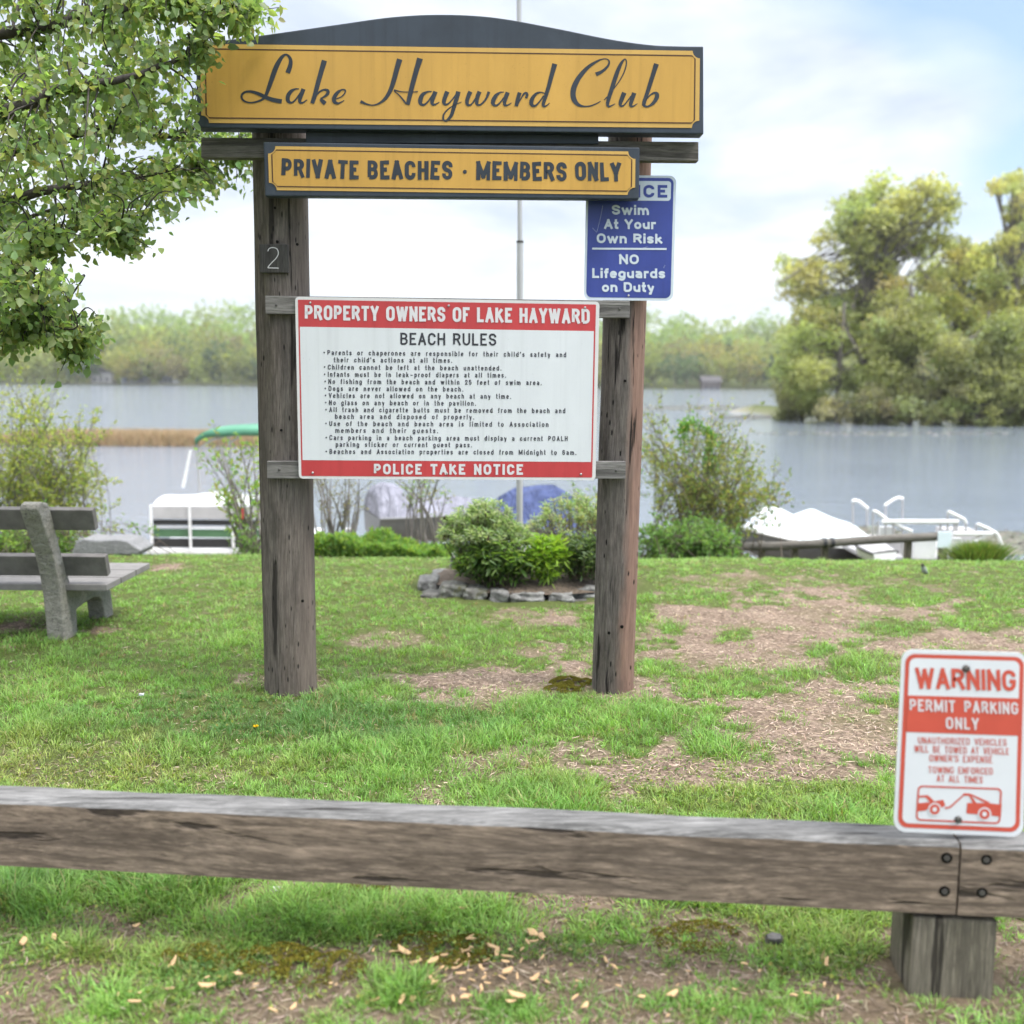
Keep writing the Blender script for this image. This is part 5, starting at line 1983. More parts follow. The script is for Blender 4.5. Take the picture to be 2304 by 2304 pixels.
def covered_boat(name, label, bow, stern, beam, hull_h, ridge, mats, seed, sag=0.0, transom=0.85):
    """bow, stern: gunwale points; ridge: [(t, height above gunwale, half-width share)]"""
    bow, stern = Vector(bow), Vector(stern)
    ax = stern - bow
    L = ax.length
    lat = Vector((ax.y, -ax.x, 0)).normalized()
    c = (bow + stern) / 2
    t = thing(name, label, 'boat', (c.x, c.y, c.z - hull_h))
    n = 30
    ts = [r_[0] for r_ in ridge]
    hs = [r_[1] for r_ in ridge]
    V1, V2 = [], []
    ncs = 9
    for i in range(n + 1):
        q = i / n
        p = bow + ax * q + Vector((0, 0, sag * math.sin(math.pi * q) * -1))
        hb = beam / 2 * (math.sin(min(1, q / 0.55) * math.pi / 2) ** 0.75) * (1 - (1 - transom) * max(0, (q - 0.55) / 0.45) ** 2) + 0.01
        dep = hull_h * (0.62 + 0.38 * min(1, q / 0.4))
        V1 += [p - lat * hb, p - lat * hb * 0.86 - Vector((0, 0, dep * 0.6)), p - Vector((0, 0, dep)), p + lat * hb * 0.86 - Vector((0, 0, dep * 0.6)), p + lat * hb]
        h = float(np.interp(q, ts, hs))
        for j in range(ncs):
            s = -1 + 2 * j / (ncs - 1)
            w = float(fbm(q * 5.5 + seed, s * 1.7 + seed, 1.0, 3) - 0.5)
            prof = max(0.0, 1 - abs(s) ** 3.2)
            V2.append(p + lat * (hb * 1.03 * s) + Vector((0, 0, 0.012 + h * prof * (1 + 0.45 * w) + 0.03 * w)))
    f1 = [(i * 5 + j, i * 5 + j + 1, (i + 1) * 5 + j + 1, (i + 1) * 5 + j) for i in range(n) for j in range(4)] + [tuple(n * 5 + j for j in range(5))]
    f2 = [(i * ncs + j, i * ncs + j + 1, (i + 1) * ncs + j + 1, (i + 1) * ncs + j) for i in range(n) for j in range(ncs - 1)] + [tuple(n * ncs + j for j in range(ncs))]
    mb = MB()
    mb.add(V1, f1)
    mb.build('hull', mats[0], t, smooth=True)
    mb = MB()
    mb.add(V2, f2)
    mb.build('cover', mats[1], t, smooth=True)
    mb = MB()
    mb.tube([V1[i * 5 + 4] + lat * 0.012 for i in range(n + 1)], 0.018, 6)
    mb.build('rub_rail', mats[2], t, smooth=True)
    mb = MB()
    mb.tube([V1[i * 5] - lat * 0.012 for i in range(n + 1)], 0.018, 6)
    mb.build('rub_rail', mats[2], t, smooth=True)
    return t


def build_boats():
    covered_boat('covered_boat', 'boat under a crumpled white tarp lying right of the big leggy bush', P(1657, 1186, 14.2), P(1922, 1214, 15.4), 1.25, 0.42,
                 [(0, .0), (.12, .05), (.22, .22), (.30, .42), (.36, .44), (.46, .37), (.56, .40), (.66, .39), (.78, .38), (.86, .32), (.95, .14), (1, .0)],
                 (M['hull_dark'], M['cover_white'], M['boat_white']), 3, sag=0.10)
    covered_boat('covered_boat', 'motor boat under a lavender grey cover seen below the beach rules sign', P(1108, 1140, 15.0), P(836, 1156, 14.4), 1.3, 0.46,
                 [(0, .0), (.12, .10), (.28, .15), (.45, .15), (.62, .16), (.72, .22), (.80, .40), (.90, .44), (.97, .38), (1, .28)],
                 (M['hull_mid'], M['cover_grey'], M['hull_grey']), 9)
    covered_boat('covered_boat', 'boat under a bright blue cover just right of the flagpole', P(1345, 1215, 13.4), P(1186, 1128, 15.4), 1.3, 0.5,
                 [(0, .0), (.3, .06), (.5, .16), (.7, .28), (.9, .30), (1, .2)], (M['hull_grey'], M['cover_blue'], M['hull_dark']), 17)
    # chrome bow rail on the grey boat
    # ---- pontoon boat with green top
    Y, D = 15.5, 2.3
    p = lambda x, y, dy=0: P(x, y, Y) + Vector((0, dy, 0))
    t = thing('pontoon_boat', 'pontoon boat with green canopy and striped side panels on the left shore', 'boat', (p(470, 1235).x, Y + D / 2, p(470, 1245).z))

    def quad(name, x0, y0, x1, y1, mat, dy=0.0, th=0.04):
        A, B = p(x0, y0), p(x1, y1)
        mb = MB()
        mb.box(((A.x + B.x) / 2, Y + dy + th / 2, (A.z + B.z) / 2), (abs(B.x - A.x), th, abs(A.z - B.z)))
        return mb.build(name, M[mat], t, bevel=0.008)

    quad('upper_panel', 343, 1138, 640, 1169, 'seat_pale')
    quad('dark_band', 343, 1169.5, 640, 1184, 'black_panel', 0.02)
    quad('rail_strip', 343, 1184.5, 640, 1190, 'seat_pale', 0.0)
    quad('green_stripe', 343, 1190.5, 640, 1211, 'green_panel', 0.02)
    quad('lower_panel', 343, 1211.5, 640, 1234, 'black_panel', 0.02)
    for x in (341, 428, 524, 640):
        quad('panel_post', x - 4, 1136, x + 4, 1240, 'boat_white', -0.03, 0.05)
    A, B = p(336, 1236), p(660, 1246)
    mb = MB()
    mb.box(((A.x + B.x) / 2, Y + D / 2, (A.z + B.z) / 2), (B.x - A.x + .1, D, 0.09))
    mb.build('deck', M['boat_white'], t, bevel=0.02)
    for dy in (0.35, D - 0.35):
        mb = MB()
        zc = B.z - 0.28
        mb.tube([(A.x - 0.1, Y + dy, zc + .1), (A.x + 0.15, Y + dy, zc), (B.x - 0.5, Y + dy, zc), (B.x + 0.1, Y + dy, zc + .12)], [0.05, 0.22, 0.22, 0.04], 14)
        mb.build('pontoon', M['alu'], t, smooth=True)
    # slumped white cover over the seats
    mb = MB()
    n = 26
    V = []
    for i in range(n + 1):
        x = 343 + (560 - 343) * i / n
        for j in range(7):
            s = j / 6
            w = float(fbm(i * 0.35, j * 0.7, 1.0, 2) - .5)
            yy = 1138 - 16 * math.sin(math.pi * s) ** 0.6 - (10 * math.exp(-((x - 480) / 45) ** 2)) * math.sin(math.pi * s) + 6 * w
            V.append(p(x, yy) + Vector((0, s * 0.95 + 0.02, 0)))
    mb.add(V, [(i * 7 + j, i * 7 + j + 1, (i + 1) * 7 + j + 1, (i + 1) * 7 + j) for i in range(n) for j in range(6)])
    mb.build('seat_cover', M['boat_white'], t, smooth=True)
    # canopy: an arched sheet on bowed tubes
    mb = MB()
    V = []
    n = 14
    top = []
    for i in range(n + 1):
        x = 431 + (665 - 431) * i / n
        e = min(i, n - i) / n
        drop = 16 * (1 - min(1, e / 0.12)) ** 2
        for j in range(7):
            s = j / 6
            V.append(p(x, 973 - 6 * math.sin(math.pi * i / n) + drop - 6 * math.sin(math.pi * s)) + Vector((0, 0.15 + s * 1.9, 0)))
    m_ = len(V)
    V += [v - Vector((0, 0, 0.10 if (k % 7 in (0, 6)) else 0.03)) for k, v in enumerate(V)]
    fs = [(i * 7 + j, i * 7 + j + 1, (i + 1) * 7 + j + 1, (i + 1) * 7 + j) for i in range(n) for j in range(6)]
    fs += [tuple(m_ + a for a in f)[::-1] for f in fs]
    for i in range(n):
        for j in (0, 6):
            a, b = i * 7 + j, (i + 1) * 7 + j
            fs.append((a, b, m_ + b, m_ + a))
    for i in (0, n):
        for j in range(6):
            a, b = i * 7 + j, i * 7 + j + 1
            fs.append((a, b, m_ + b, m_ + a))
    mb.add(V, fs)
    mb.build('canopy', M['green_canvas'], t, smooth=True)
    for dy in (0.2, 2.0):
        for pts in ([(433, 985), (434, 1015), (440, 1110)], [(660, 985), (655, 1110)], [(434, 1015), (470, 990), (520, 980)]):
            mb = MB()
            mb.tube([p(x, y, dy) for x, y in pts], 0.018, 8)
            mb.build('canopy_tube', M['alu'], t, smooth=True)
    mb = MB()
    mb.tube([p(424, 1014, .1), p(407, 1098, .1)], [0.02, 0.024], 6)
    mb.build('strap', M['boat_white'], t)

    # ---- open pontoon boat on the right
    Y = 13.2
    p = lambda x, y, dy=0: P(x, y, Y) + Vector((0, dy, 0))
    t2 = thing('pontoon_boat', 'open white railed pontoon boat beached on the right near the clump of grass', 'boat', (p(2110, 1240).x, Y + 1, p(2110, 1262).z))
    W = 'boat_white'

    def rail(pts, r=0.022, dy=0.0, name='handrail', mat=W):
        mb = MB()
        mb.tube([p(x, y, dy) for x, y in pts], r, 8)
        mb.build(name, M[mat], t2, smooth=True)

    rail([(1964, 1150), (1972, 1152), (1996, 1170)])
    rail([(1974, 1148), (1982, 1146), (1992, 1149), (2012, 1166)], dy=1.0)
    rail([(1984, 1174), (2156, 1174)], 0.030)
    rail([(2013, 1178), (2030, 1187), (2052, 1196)], 0.024)
    rail([(2078, 1167), (2100, 1152), (2113, 1147), (2124, 1150)], dy=1.4)
    rail([(2133, 1151), (2152, 1160), (2170, 1169), (2174, 1178)])
    rail([(2198, 1179), (2222, 1189), (2242, 1200), (2247, 1208), (2256, 1230), (2261, 1262)])
    rail([(2144, 1201), (2232, 1201)], 0.034)
    rail([(2225, 1203), (2186, 1222)], 0.02)
    for x, y0, y1 in ((1964, 1150, 1206), (1975, 1172, 1206), (1993, 1176, 1206), (2010, 1176, 1206), (2030, 1188, 1250), (2050, 1196, 1252), (2116, 1176, 1200), (2132, 1153, 1200), (2147, 1176, 1200),
                      (2153, 1162, 1200), (2173, 1178, 1200), (2196, 1181, 1201), (2215, 1190, 1201)):
        rail([(x, y0), (x, y1)], 0.014, name='rail_post', mat='seat_pale')

    def pan(name, x0, y0, x1, y1, mat, dy=0.05, th=0.05):
        A, B = p(x0, y0), p(x1, y1)
        mb = MB()
        mb.box(((A.x + B.x) / 2, Y + dy + th / 2, (A.z + B.z) / 2), (abs(B.x - A.x), th, abs(A.z - B.z)))
        return mb.build(name, M[mat], t2, bevel=0.01)

    for x, y, dy in ((1976, 1150, 1.0), (2010, 1165, 1.0), (2080, 1166, 1.4), (2122, 1150, 1.4)):
        rail([(x, y), (x, 1206)], 0.014, dy=dy, name='rail_post', mat='seat_pale')
    pan('side_panel', 1984, 1186, 2012, 1206, W)
    pan('side_panel', 2014, 1214, 2056, 1256, 'seat_pale', 0.3)
    pan('side_panel', 2060, 1210, 2108, 1262, W)
    pan('side_panel', 2132, 1212, 2166, 1262, W)
    pan('seat_back', 2168, 1206, 2240, 1240, 'seat_pale', 0.6, 0.3)
    A, B = p(1960, 1254), p(2262, 1262)
    mb = MB()
    mb.box(((A.x + B.x) / 2, Y + 1.05, (A.z + B.z) / 2 - .02), (B.x - A.x, 2.0, 0.07))
    mb.build('deck', M['seat_pale'], t2, bevel=0.02)
    for dy in (0.3, 1.7):
        mb = MB()
        zc = B.z - 0.2
        mb.tube([(A.x - 0.1, Y + dy, zc + .05), (A.x + 0.15, Y + dy, zc), (B.x - 0.3, Y + dy, zc), (B.x + 0.1, Y + dy, zc + .08)], [0.04, 0.17, 0.17, 0.04], 12)
        mb.build('pontoon', M['alu'], t2, smooth=True)
    # small pale hull with dark stripe leaning beside it
    t3 = covered_boat('dinghy', 'small pale dinghy hull with a dark stripe lying between the tarp boat and pontoon boat', P(1932, 1212, 12.6), P(1992, 1244, 12.2), 0.42, 0.2,
                      [(0, 0), (.5, .06), (1, .02)], (M['boat_white'], M['seat_pale'], M['hull_dark']), 31)


build_boats()


def build_beach_rail():
    Y = 11.6
    t = thing('beach_guard_rail', 'low weathered log rail on dark posts in front of the beached boats', 'rail', P(1880, 1240, Y))
    mb = MB()
    pts = [(1650, 1230), (1740, 1229), (1830, 1224), (1960, 1215), (2108, 1207)]
    V, n = [], 10
    mb.tube([P(x, y, Y) for x, y in pts], [0.048, 0.05, 0.05, 0.05, 0.05], 10)
    mb.build('log', M['timber'], t, smooth=True)
    for x, y in ((1664, 1230), (1716, 1229), (1790, 1226), (1858, 1222), (2046, 1211)):
        a = P(x, y, Y + 0.07)
        mb = MB()
        mb.box((a.x, a.y + 0.03, a.z - 0.45), (0.07, 0.08, 1.0))
        mb.build('rail_post', M['rail_post'], t, bevel=0.006)
    for x, y in ((1855, 1222), (1872, 1221)):
        a, b = P(x, y, Y), P(x + 3, y - 2, Y)
        mb = MB()
        mb.tube([a - Vector((.02, 0, 0)), a + Vector((.02, 0, 0))], [0.058, 0.058], 12)
        mb.build('strap', M['black_panel'], t)
    # white sign seen from behind at the rail's end, on its own post
    s = thing('white_board', 'blank white board on a short dark post at the end of the log rail', 'sign', P(2124, 1250, Y - 0.1))
    A, B = P(2111, 1196, Y - 0.1), P(2139, 1233, Y - 0.1)
    mb = MB()
    mb.box(((A.x + B.x) / 2, Y - 0.1, (A.z + B.z) / 2), (B.x - A.x, 0.02, A.z - B.z))
    mb.build('panel', paint('pale_blue_board', (0.66, 0.75, 0.80), 0.5, 0.3, 0.04), s, bevel=0.004)
    c = P(2122, 1235, Y - 0.05)
    mb = MB()
    mb.box((c.x, Y - 0.04, c.z - 0.35), (0.085, 0.08, 0.9))
    mb.build('post', M['rail_post'], s, bevel=0.006)
    a, b = P(784, 1188, 10.4), P(784, 1226, 10.4)
    mb = MB()
    mb.box((a.x, 10.4, (a.z + b.z) / 2 - 0.1), (0.06, 0.06, a.z - b.z + 0.2))
    o = mb.build('white_stake', M['boat_white'], None, bevel=0.006, origin=(a.x, 10.4, b.z))
    tag(o, 'short white painted stake behind the green bank below the beach rules sign', 'stake')


build_beach_rail()


# ================================================================== THE LEAFY TREE ON THE LEFT
def nearest_on(paths, p):
    best, bp = 1e9, None
    for pts, _ in paths:
        d = np.linalg.norm(pts - p, axis=1)
        i = int(d.argmin())
        if d[i] < best:
            best, bp = d[i], pts[i]
    return bp, best


def curve3(pts, r0, r1, n=7, wob=0.0):
    q = catmull([tuple(p) for p in pts], n)
    if wob:
        q = q + np.cumsum(rng.normal(size=q.shape) * wob, axis=0) * np.linspace(0, 1, len(q))[:, None] * 0.5
    return q, np.linspace(r0, r1, len(q))


def build_pear():
    base = Vector((-4.35, 5.3, 0))
    t = thing('leafy_tree', 'broad leaved green tree reaching in over the left of the big sign', 'tree', base)
    crotch = Vector((-4.2, 5.25, 1.9))
    tr = [curve3([base + Vector((0, 0, -.2)), base + Vector((0.03, 0, .8)), crotch, crotch + Vector((.1, -.05, 1.6)), crotch + Vector((.05, .1, 3.0))], 0.21, 0.06, 8)]
    tubes('trunk', tr, 14, M['bark'], t)
    lim = [([(-700, 320, 5.3), (-200, 130, 5.15), (90, 62, 5.0), (260, 25, 4.9), (400, -10, 4.9)], .05, .012),
           ([(-700, 480, 5.3), (-250, 420, 5.3), (60, 335, 5.1), (230, 300, 5.15), (330, 316, 5.4), (450, 322, 5.6), (545, 350, 5.7)], .045, .004),
           ([(-700, 560, 5.2), (-250, 560, 5.0), (50, 450, 4.8), (200, 424, 4.9), (330, 402, 5.4), (440, 380, 5.6)], .04, .005),
           ([(-700, 700, 5.1), (-250, 700, 4.7), (20, 640, 4.5), (110, 560, 4.5), (200, 520, 4.6), (290, 560, 4.6)], .035, .004),
           ([(-700, 760, 5.0), (-250, 800, 4.5), (0, 764, 4.4), (90, 742, 4.4), (175, 770, 4.5)], .03, .004),
           ([(-650, 100, 5.2), (-100, -60, 4.7), (150, -50, 4.5), (350, -20, 4.4), (480, 25, 4.35), (570, 16, 4.4)], .04, .004),
           ([(-650, 380, 5.2), (0, 250, 4.35), (120, 200, 4.25), (280, 168, 4.25), (380, 132, 4.3), (455, 112, 4.4)], .035, .004),
           ([(-700, 640, 5.3), (-200, 640, 5.5), (0, 520, 5.6), (150, 470, 5.6), (260, 500, 5.4)], .03, .004)]
    LP = []
    for L, r0, r1 in lim:
        pts = [crotch + Vector((0, 0, random.uniform(-.3, .8)))] + [P(*q) for q in L]
        LP.append(curve3(pts, r0, r1, 8, 0.006))
    # limbs on the far side of the tree, outside the picture
    for k in range(9):
        a = R(70 + k * 32)
        e = crotch + Vector((math.cos(a) * 1.7, math.sin(a) * 1.6, random.uniform(.6, 2.6)))
        LP.append(curve3([crotch + Vector((0, 0, .4)), crotch.lerp(e, .5) + Vector((0, 0, .4)), e], .04, .006, 8, .01))
    for q in LP:
        tubes('limb', [q], 8, M['bark'], t)
    reg = [(150, 60, 260, 120, 4.15, 5.5, 62), (430, 36, 170, 56, 4.2, 4.7, 34), (445, 105, 46, 50, 4.25, 4.55, 9), (150, 250, 230, 120, 4.1, 5.6, 62), (350, 215, 110, 90, 4.4, 5.5, 28),
           (90, 450, 190, 150, 3.95, 5.4, 64), (300, 440, 140, 66, 4.6, 5.7, 30), (495, 385, 85, 46, 5.35, 5.8, 22), (440, 425, 80, 36, 5.2, 5.8, 13), (530, 310, 60, 40, 5.3, 5.7, 9),
           (245, 520, 80, 56, 4.4, 5.0, 13), (60, 610, 130, 110, 3.9, 4.7, 40), (330, 540, 40, 26, 4.5, 4.7, 2), (150, 735, 100, 40, 4.2, 4.6, 15), (160, 815, 40, 26, 4.4, 4.6, 5), (40, 760, 100, 40, 4.1, 4.5, 16),
           (20, 690, 100, 60, 4.1, 4.8, 14), (600, 30, 40, 30, 4.5, 4.9, 3), (390, 330, 90, 40, 5.0, 5.7, 12),
           (-230, 200, 260, 300, 4.1, 6.3, 90), (-240, 620, 220, 220, 4.0, 5.8, 50), (150, -190, 460, 160, 4.2, 6.0, 60), (-700, 100, 300, 500, 4.3, 6.6, 70)]
    pos, dr, tw = [], [], []
    holes = [(255, 275, 48, 28), (140, 92, 26, 14), (450, 240, 18, 26)]
    for cx, cy, rx, ry, d0, d1, cnt in reg:
        for _ in range(cnt):
            a, q = rng.random() * 6.283, math.sqrt(rng.random())
            px, py = cx + rx * q * math.cos(a), cy + ry * q * math.sin(a)
            if any(((px - hx) / hr) ** 2 + ((py - hy) / hq) ** 2 < 1 for hx, hy, hr, hq in holes):
                continue
            dep = d0 + (d1 - d0) * rng.random()
            if 445 < px < 620 and 100 < py < 320 and dep > 4.5 and dep < 5.25:
                dep = 5.3
            tip = np.array(P(px, py, dep))
            s, dist = nearest_on(LP, tip)
            if dist > 1.0:
                continue
            mid = (s + tip) / 2 + rng.normal(size=3) * 0.06 * min(1, dist * 2) + np.array([0, 0, 0.05])
            tw.append(curve3([s, mid, tip], 0.0035 + 0.004 * min(1, dist), 0.0013, 5))
            out = unit(tip - s)
            m = rng.integers(28, 42)
            # leaves along the last part of the twig, alternate, hanging
            cpts = tw[-1][0]
            ends = min(0.26, dist) + 0.05
            k = rng.random(m)
            b = tip[None] - out[None] * (ends * k)[:, None] + rng.normal(size=(m, 3)) * 0.028
            pos.append(b)
            d = unit(out[None] * 0.6 + rand_dirs(m) * 0.9 + np.array([0.0, 0.0, -0.35]))
            dr.append(d)
    tubes('twigs', tw, 5, M['bark'], t)
    pos, dr = np.concatenate(pos), np.concatenate(dr)
    n = len(pos)
    nrm = unit(rand_dirs(n) + np.array([0.15, -0.35, 0.8]))
    size = 0.024 + 0.028 * rng.random(n) ** 1.2
    px, py = project(pos)
    colr = vary([(0.20, 0.295, 0.125), (0.245, 0.34, 0.140), (0.285, 0.375, 0.145), (0.165, 0.24, 0.105), (0.33, 0.355, 0.155)], n, 0.28, 0.08)
    V, Fc, C = leaf_geo(pos, dr, nrm, size, size * (0.62 + 0.2 * rng.random(n)), colr, 0.3)
    # stalks hold the leaves a little off the twig; keep them as part of the crown mesh
    fast_mesh('crown', V, [Fc], M['leaf'], t, C)


build_pear()


# ================================================================== SHRUBS
def cane_bush(name, label, base, spread, tips, ncane, leaf_n, leaf_L, cols, cat='bush', cane_r=0.007, mat='twig', from_t=0.35, sag=0.05, extra=None, leafw=0.42, side=5):
    """upright canes fanning from the ground, each with side twigs and small leaves.
    tips: function -> world point"""
    base = Vector(base)
    t = thing(name, label, cat, base)
    canes, pos, dr = [], [], []
    for _ in range(ncane):
        b = np.array(base) + np.array([rng.normal() * spread[0], rng.normal() * spread[1], -0.1])
        b[2] = float(gz(b[0], b[1])) - 0.03
        tip = np.array(tips())
        mid = b + (tip - b) * 0.55 + np.array([(b[0] - tip[0]) * 0.12, 0, abs(tip[0] - b[0]) * 0.12]) + rng.normal(size=3) * sag
        c, r = curve3([b, mid, tip], cane_r * (0.7 + 0.6 * rng.random()), 0.0016, 8)
        canes.append((c, r))
        L = np.linalg.norm(tip - b)
        for _ in range(side):
            k = from_t + (0.95 - from_t) * rng.random()
            s = c[int(k * (len(c) - 1))]
            e = s + unit(unit(tip - b) * 0.9 + rand_dirs(1)[0] * 0.8) * L * (0.10 + 0.13 * rng.random())
            canes.append(curve3([s, (s + e) / 2 + rng.normal(size=3) * .01, e], 0.003, 0.001, 4))
            m = leaf_n // side
            kk = rng.random(m)[:, None]
            pos.append(s + (e - s) * (0.3 + 0.75 * kk) + rng.normal(size=(m, 3)) * 0.018)
            dr.append(unit(unit(e - s)[None] * 0.6 + rand_dirs(m) * 0.8))
    tubes('stems', canes, 5, M[mat], t)
    pos, dr = np.concatenate(pos), np.concatenate(dr)
    n = len(pos)
    size = leaf_L * (0.6 + 0.8 * rng.random(n))
    V, Fc, C = leaf_geo(pos, dr, unit(rand_dirs(n) + np.array([0, -.2, .6])), size, size * leafw, vary(cols, n, 0.28, 0.1), 0.25, 'lance')
    fast_mesh('leaves', V, [Fc], M['leaf_soft'], t, C)
    if extra:
        extra(t)
    return t


def tip_in(ells, Y, dY):
    """random point in pixel ellipses, at depth Y +- dY"""
    w = np.array([e[2] * e[3] for e in ells], float)
    w /= w.sum()

    def f():
        cx, cy, rx, ry = ells[rng.choice(len(ells), p=w)]
        a, q = rng.random() * 6.283, rng.random() ** 0.4
        return P(cx + rx * q * math.cos(a), cy + ry * q * math.sin(a), Y + rng.uniform(-dY, dY))
    return f


OLIVE = [(0.28, 0.30, 0.085), (0.23, 0.275, 0.095), (0.33, 0.315, 0.11), (0.17, 0.25, 0.08)]
FRESH = [(0.24, 0.38, 0.095), (0.30, 0.42, 0.095), (0.18, 0.31, 0.085)]
DEEP = [(0.12, 0.22, 0.065), (0.16, 0.28, 0.08), (0.21, 0.33, 0.095)]


def ground_at(px, Y):
    p = P(px, 1200, Y)
    return Vector((p.x, Y, float(gz(p.x, Y))))


def build_shrubs():
    # vine trailing over the leggy bush
    def vine(t):
        path = catmull([tuple(P(x, y, 11.2)) for x, y in ((1536, 1010), (1536, 960), (1552, 950), (1585, 968), (1603, 985), (1597, 1020), (1600, 1060))], 8)
        m = 520
        i = rng.integers(0, len(path), m)
        pos = path[i] + rng.normal(size=(m, 3)) * 0.035
        V, Fc, C = leaf_geo(pos, unit(rand_dirs(m) + np.array([0, 0, -.4])), rand_dirs(m), 0.045, 0.03, vary([(0.18, 0.32, 0.075), (0.14, 0.27, 0.07)], m), 0.2)
        fast_mesh('climbing_vine', V, [Fc], M['leaf_soft'], t, C)

    cane_bush('leggy_bush', 'big leggy olive bush with bare lower stems right of the right post', ground_at(1560, 11.3), (0.30, 0.25),
              tip_in([(1520, 1010, 110, 90), (1590, 1040, 130, 90), (1660, 1090, 95, 80), (1450, 960, 40, 90), (1620, 960, 50, 50), (1700, 1130, 70, 56), (1730, 1080, 40, 60)], 11.3, 0.7), 130, 62, 0.045, OLIVE, extra=vine, mat='twig', from_t=0.40, side=6)
    cane_bush('low_shrub', 'dense low dark green shrub at the foot of the leggy bush', ground_at(1550, 9.75), (0.38, 0.16),
              tip_in([(1550, 1210, 105, 32), (1475, 1200, 34, 38), (1620, 1205, 34, 34)], 9.75, 0.25), 120, 60, 0.04, DEEP, from_t=0.1, cane_r=0.004, side=5)
    cane_bush('leggy_bush', 'thin twiggy bush with a few leaves between the flower bed and the right post', ground_at(1345, 10.9), (0.16, 0.2),
              tip_in([(1330, 1110, 60, 40), (1300, 1140, 40, 40), (1420, 1060, 30, 60)], 10.9, 0.4), 36, 40, 0.04, DEEP + OLIVE[:1], from_t=0.45)
    cane_bush('willow_bush', 'large yellow green bush on the far left behind the bench', ground_at(70, 10.6), (0.38, 0.3),
              tip_in([(60, 1000, 120, 120), (130, 1060, 110, 120), (190, 1010, 60, 80), (20, 900, 60, 60), (110, 910, 40, 60), (230, 960, 26, 60)], 10.6, 0.7), 130, 80, 0.045, [(0.33, 0.37, 0.095), (0.28, 0.33, 0.095), (0.24, 0.30, 0.10), (0.37, 0.39, 0.11)], from_t=0.2, side=6, mat='grey_twig')
    cane_bush('low_shrub', 'low bright green shrub under the far left bush at the lawn edge', ground_at(90, 9.55), (0.5, 0.16),
              tip_in([(20, 1215, 90, 30), (150, 1195, 60, 34), (80, 1225, 100, 20)], 9.55, 0.2), 90, 46, 0.035, FRESH + DEEP[:1], from_t=0.1, cane_r=0.004, side=4)
    cane_bush('sapling', 'slender sapling with yellow green leaves left of the left post', ground_at(564, 9.9), (0.05, 0.05),
              tip_in([(560, 950, 34, 40), (500, 1000, 46, 50), (590, 990, 24, 50), (470, 1040, 20, 20), (520, 1130, 60, 40), (570, 1060, 40, 60)], 9.9, 0.3), 20, 44, 0.05, FRESH + OLIVE[:1], cat='sapling', cane_r=0.016, from_t=0.35, side=6,
              mat='grey_twig', extra=tape)
    cane_bush('low_shrub', 'dark green weedy tuft at the foot of the sapling', ground_at(562, 9.5), (0.07, 0.06), tip_in([(562, 1215, 26, 34)], 9.5, 0.1), 28, 26, 0.03, DEEP, from_t=0.1, cane_r=0.003, side=3)
    cane_bush('leggy_bush', 'thin grey stemmed bush with few leaves beside the left post below the rules sign', ground_at(755, 9.9), (0.06, 0.08),
              tip_in([(760, 1085, 70, 24), (720, 1110, 24, 40), (800, 1100, 30, 24), (745, 1030, 60, 30)], 9.9, 0.3), 20, 20, 0.03, [(0.24, 0.21, 0.10), (0.17, 0.17, 0.07)], cane_r=0.014, from_t=0.4, mat='grey_twig')
    cane_bush('leggy_bush', 'bare twiggy bush in front of the lavender grey covered boat', ground_at(950, 10.1), (0.12, 0.08),
              tip_in([(930, 1070, 60, 30), (980, 1080, 40, 36), (890, 1090, 30, 20), (950, 1020, 70, 30)], 10.1, 0.3), 16, 22, 0.035, OLIVE + FRESH[:1], cane_r=0.013, from_t=0.5, mat='grey_twig')
    # ragged grass clump by the pontoon boat
    g = ground_at(2204, 9.5)
    t = thing('grass_clump', 'rounded clump of tall green grass in front of the open pontoon boat', 'grass clump', g)
    n = 2600
    x = g.x + rng.normal(size=n) * 0.10
    y = g.y + rng.normal(size=n) * 0.08
    az = np.arctan2(y - g.y, x - g.x) + rng.normal(size=n) * .5
    V, Q, T, C = blades(x, y, az, np.clip(np.hypot(x - g.x, y - g.y) * 3.2, 0, 1.0), 0.15 + 0.10 * rng.random(n), np.full(n, 0.006), vary([(0.10, 0.19, 0.04), (0.14, 0.22, 0.05), (0.22, 0.24, 0.08)], n), .5)
    fast_mesh('blades', V, [Q, T], M['grass'], t, C)
    # bank of bright herbs between the posts
    n = 15000
    px = 690 + 330 * rng.random(n)
    Y = 9.35 + 0.35 * rng.random(n)
    X = (px - 1152) / F_PX * (Y + 0.12)
    top = 0.02 + 0.38 * fbm(X, Y, 2.6, 3) ** 1.6 + 0.16 * (fbm(X, Y, 9, 2) - .5)
    Z = gz(X, Y) + top * rng.random(n) ** 0.7
    d = unit(rand_dirs(n) + np.array([0, 0, 1.0]))
    L = 0.030 + 0.03 * rng.random(n)
    V, Fc, C = leaf_geo(np.stack([X, Y, Z], -1), d, unit(rand_dirs(n) + np.array([0, -.6, .4])), L, L * .35, vary(FRESH + [(0.16, 0.27, 0.08)], n), .25, 'lance')
    o = fast_mesh('herb_bank', V, [Fc], M['leaf_soft'], None, C)
    tag(stuff(o), 'bright green bank of herbs along the lawn edge between the posts', 'ground cover')


def tape(t):
    a = P(546, 1155, 9.82)
    mb = MB()
    m = paint('red_tape', (0.75, 0.10, 0.12), 0.6)
    mb.hexa([(a.x - .012, 9.82, a.z - .06), (a.x + .008, 9.82, a.z - .055), (a.x + .008, 9.825, a.z - .055), (a.x - .012, 9.825, a.z - .06)],
            [(a.x - .006, 9.80, a.z + .05), (a.x + .016, 9.80, a.z + .05), (a.x + .016, 9.805, a.z + .05), (a.x - .006, 9.805, a.z + .05)])
    mb.build('red_ribbon', m, t)


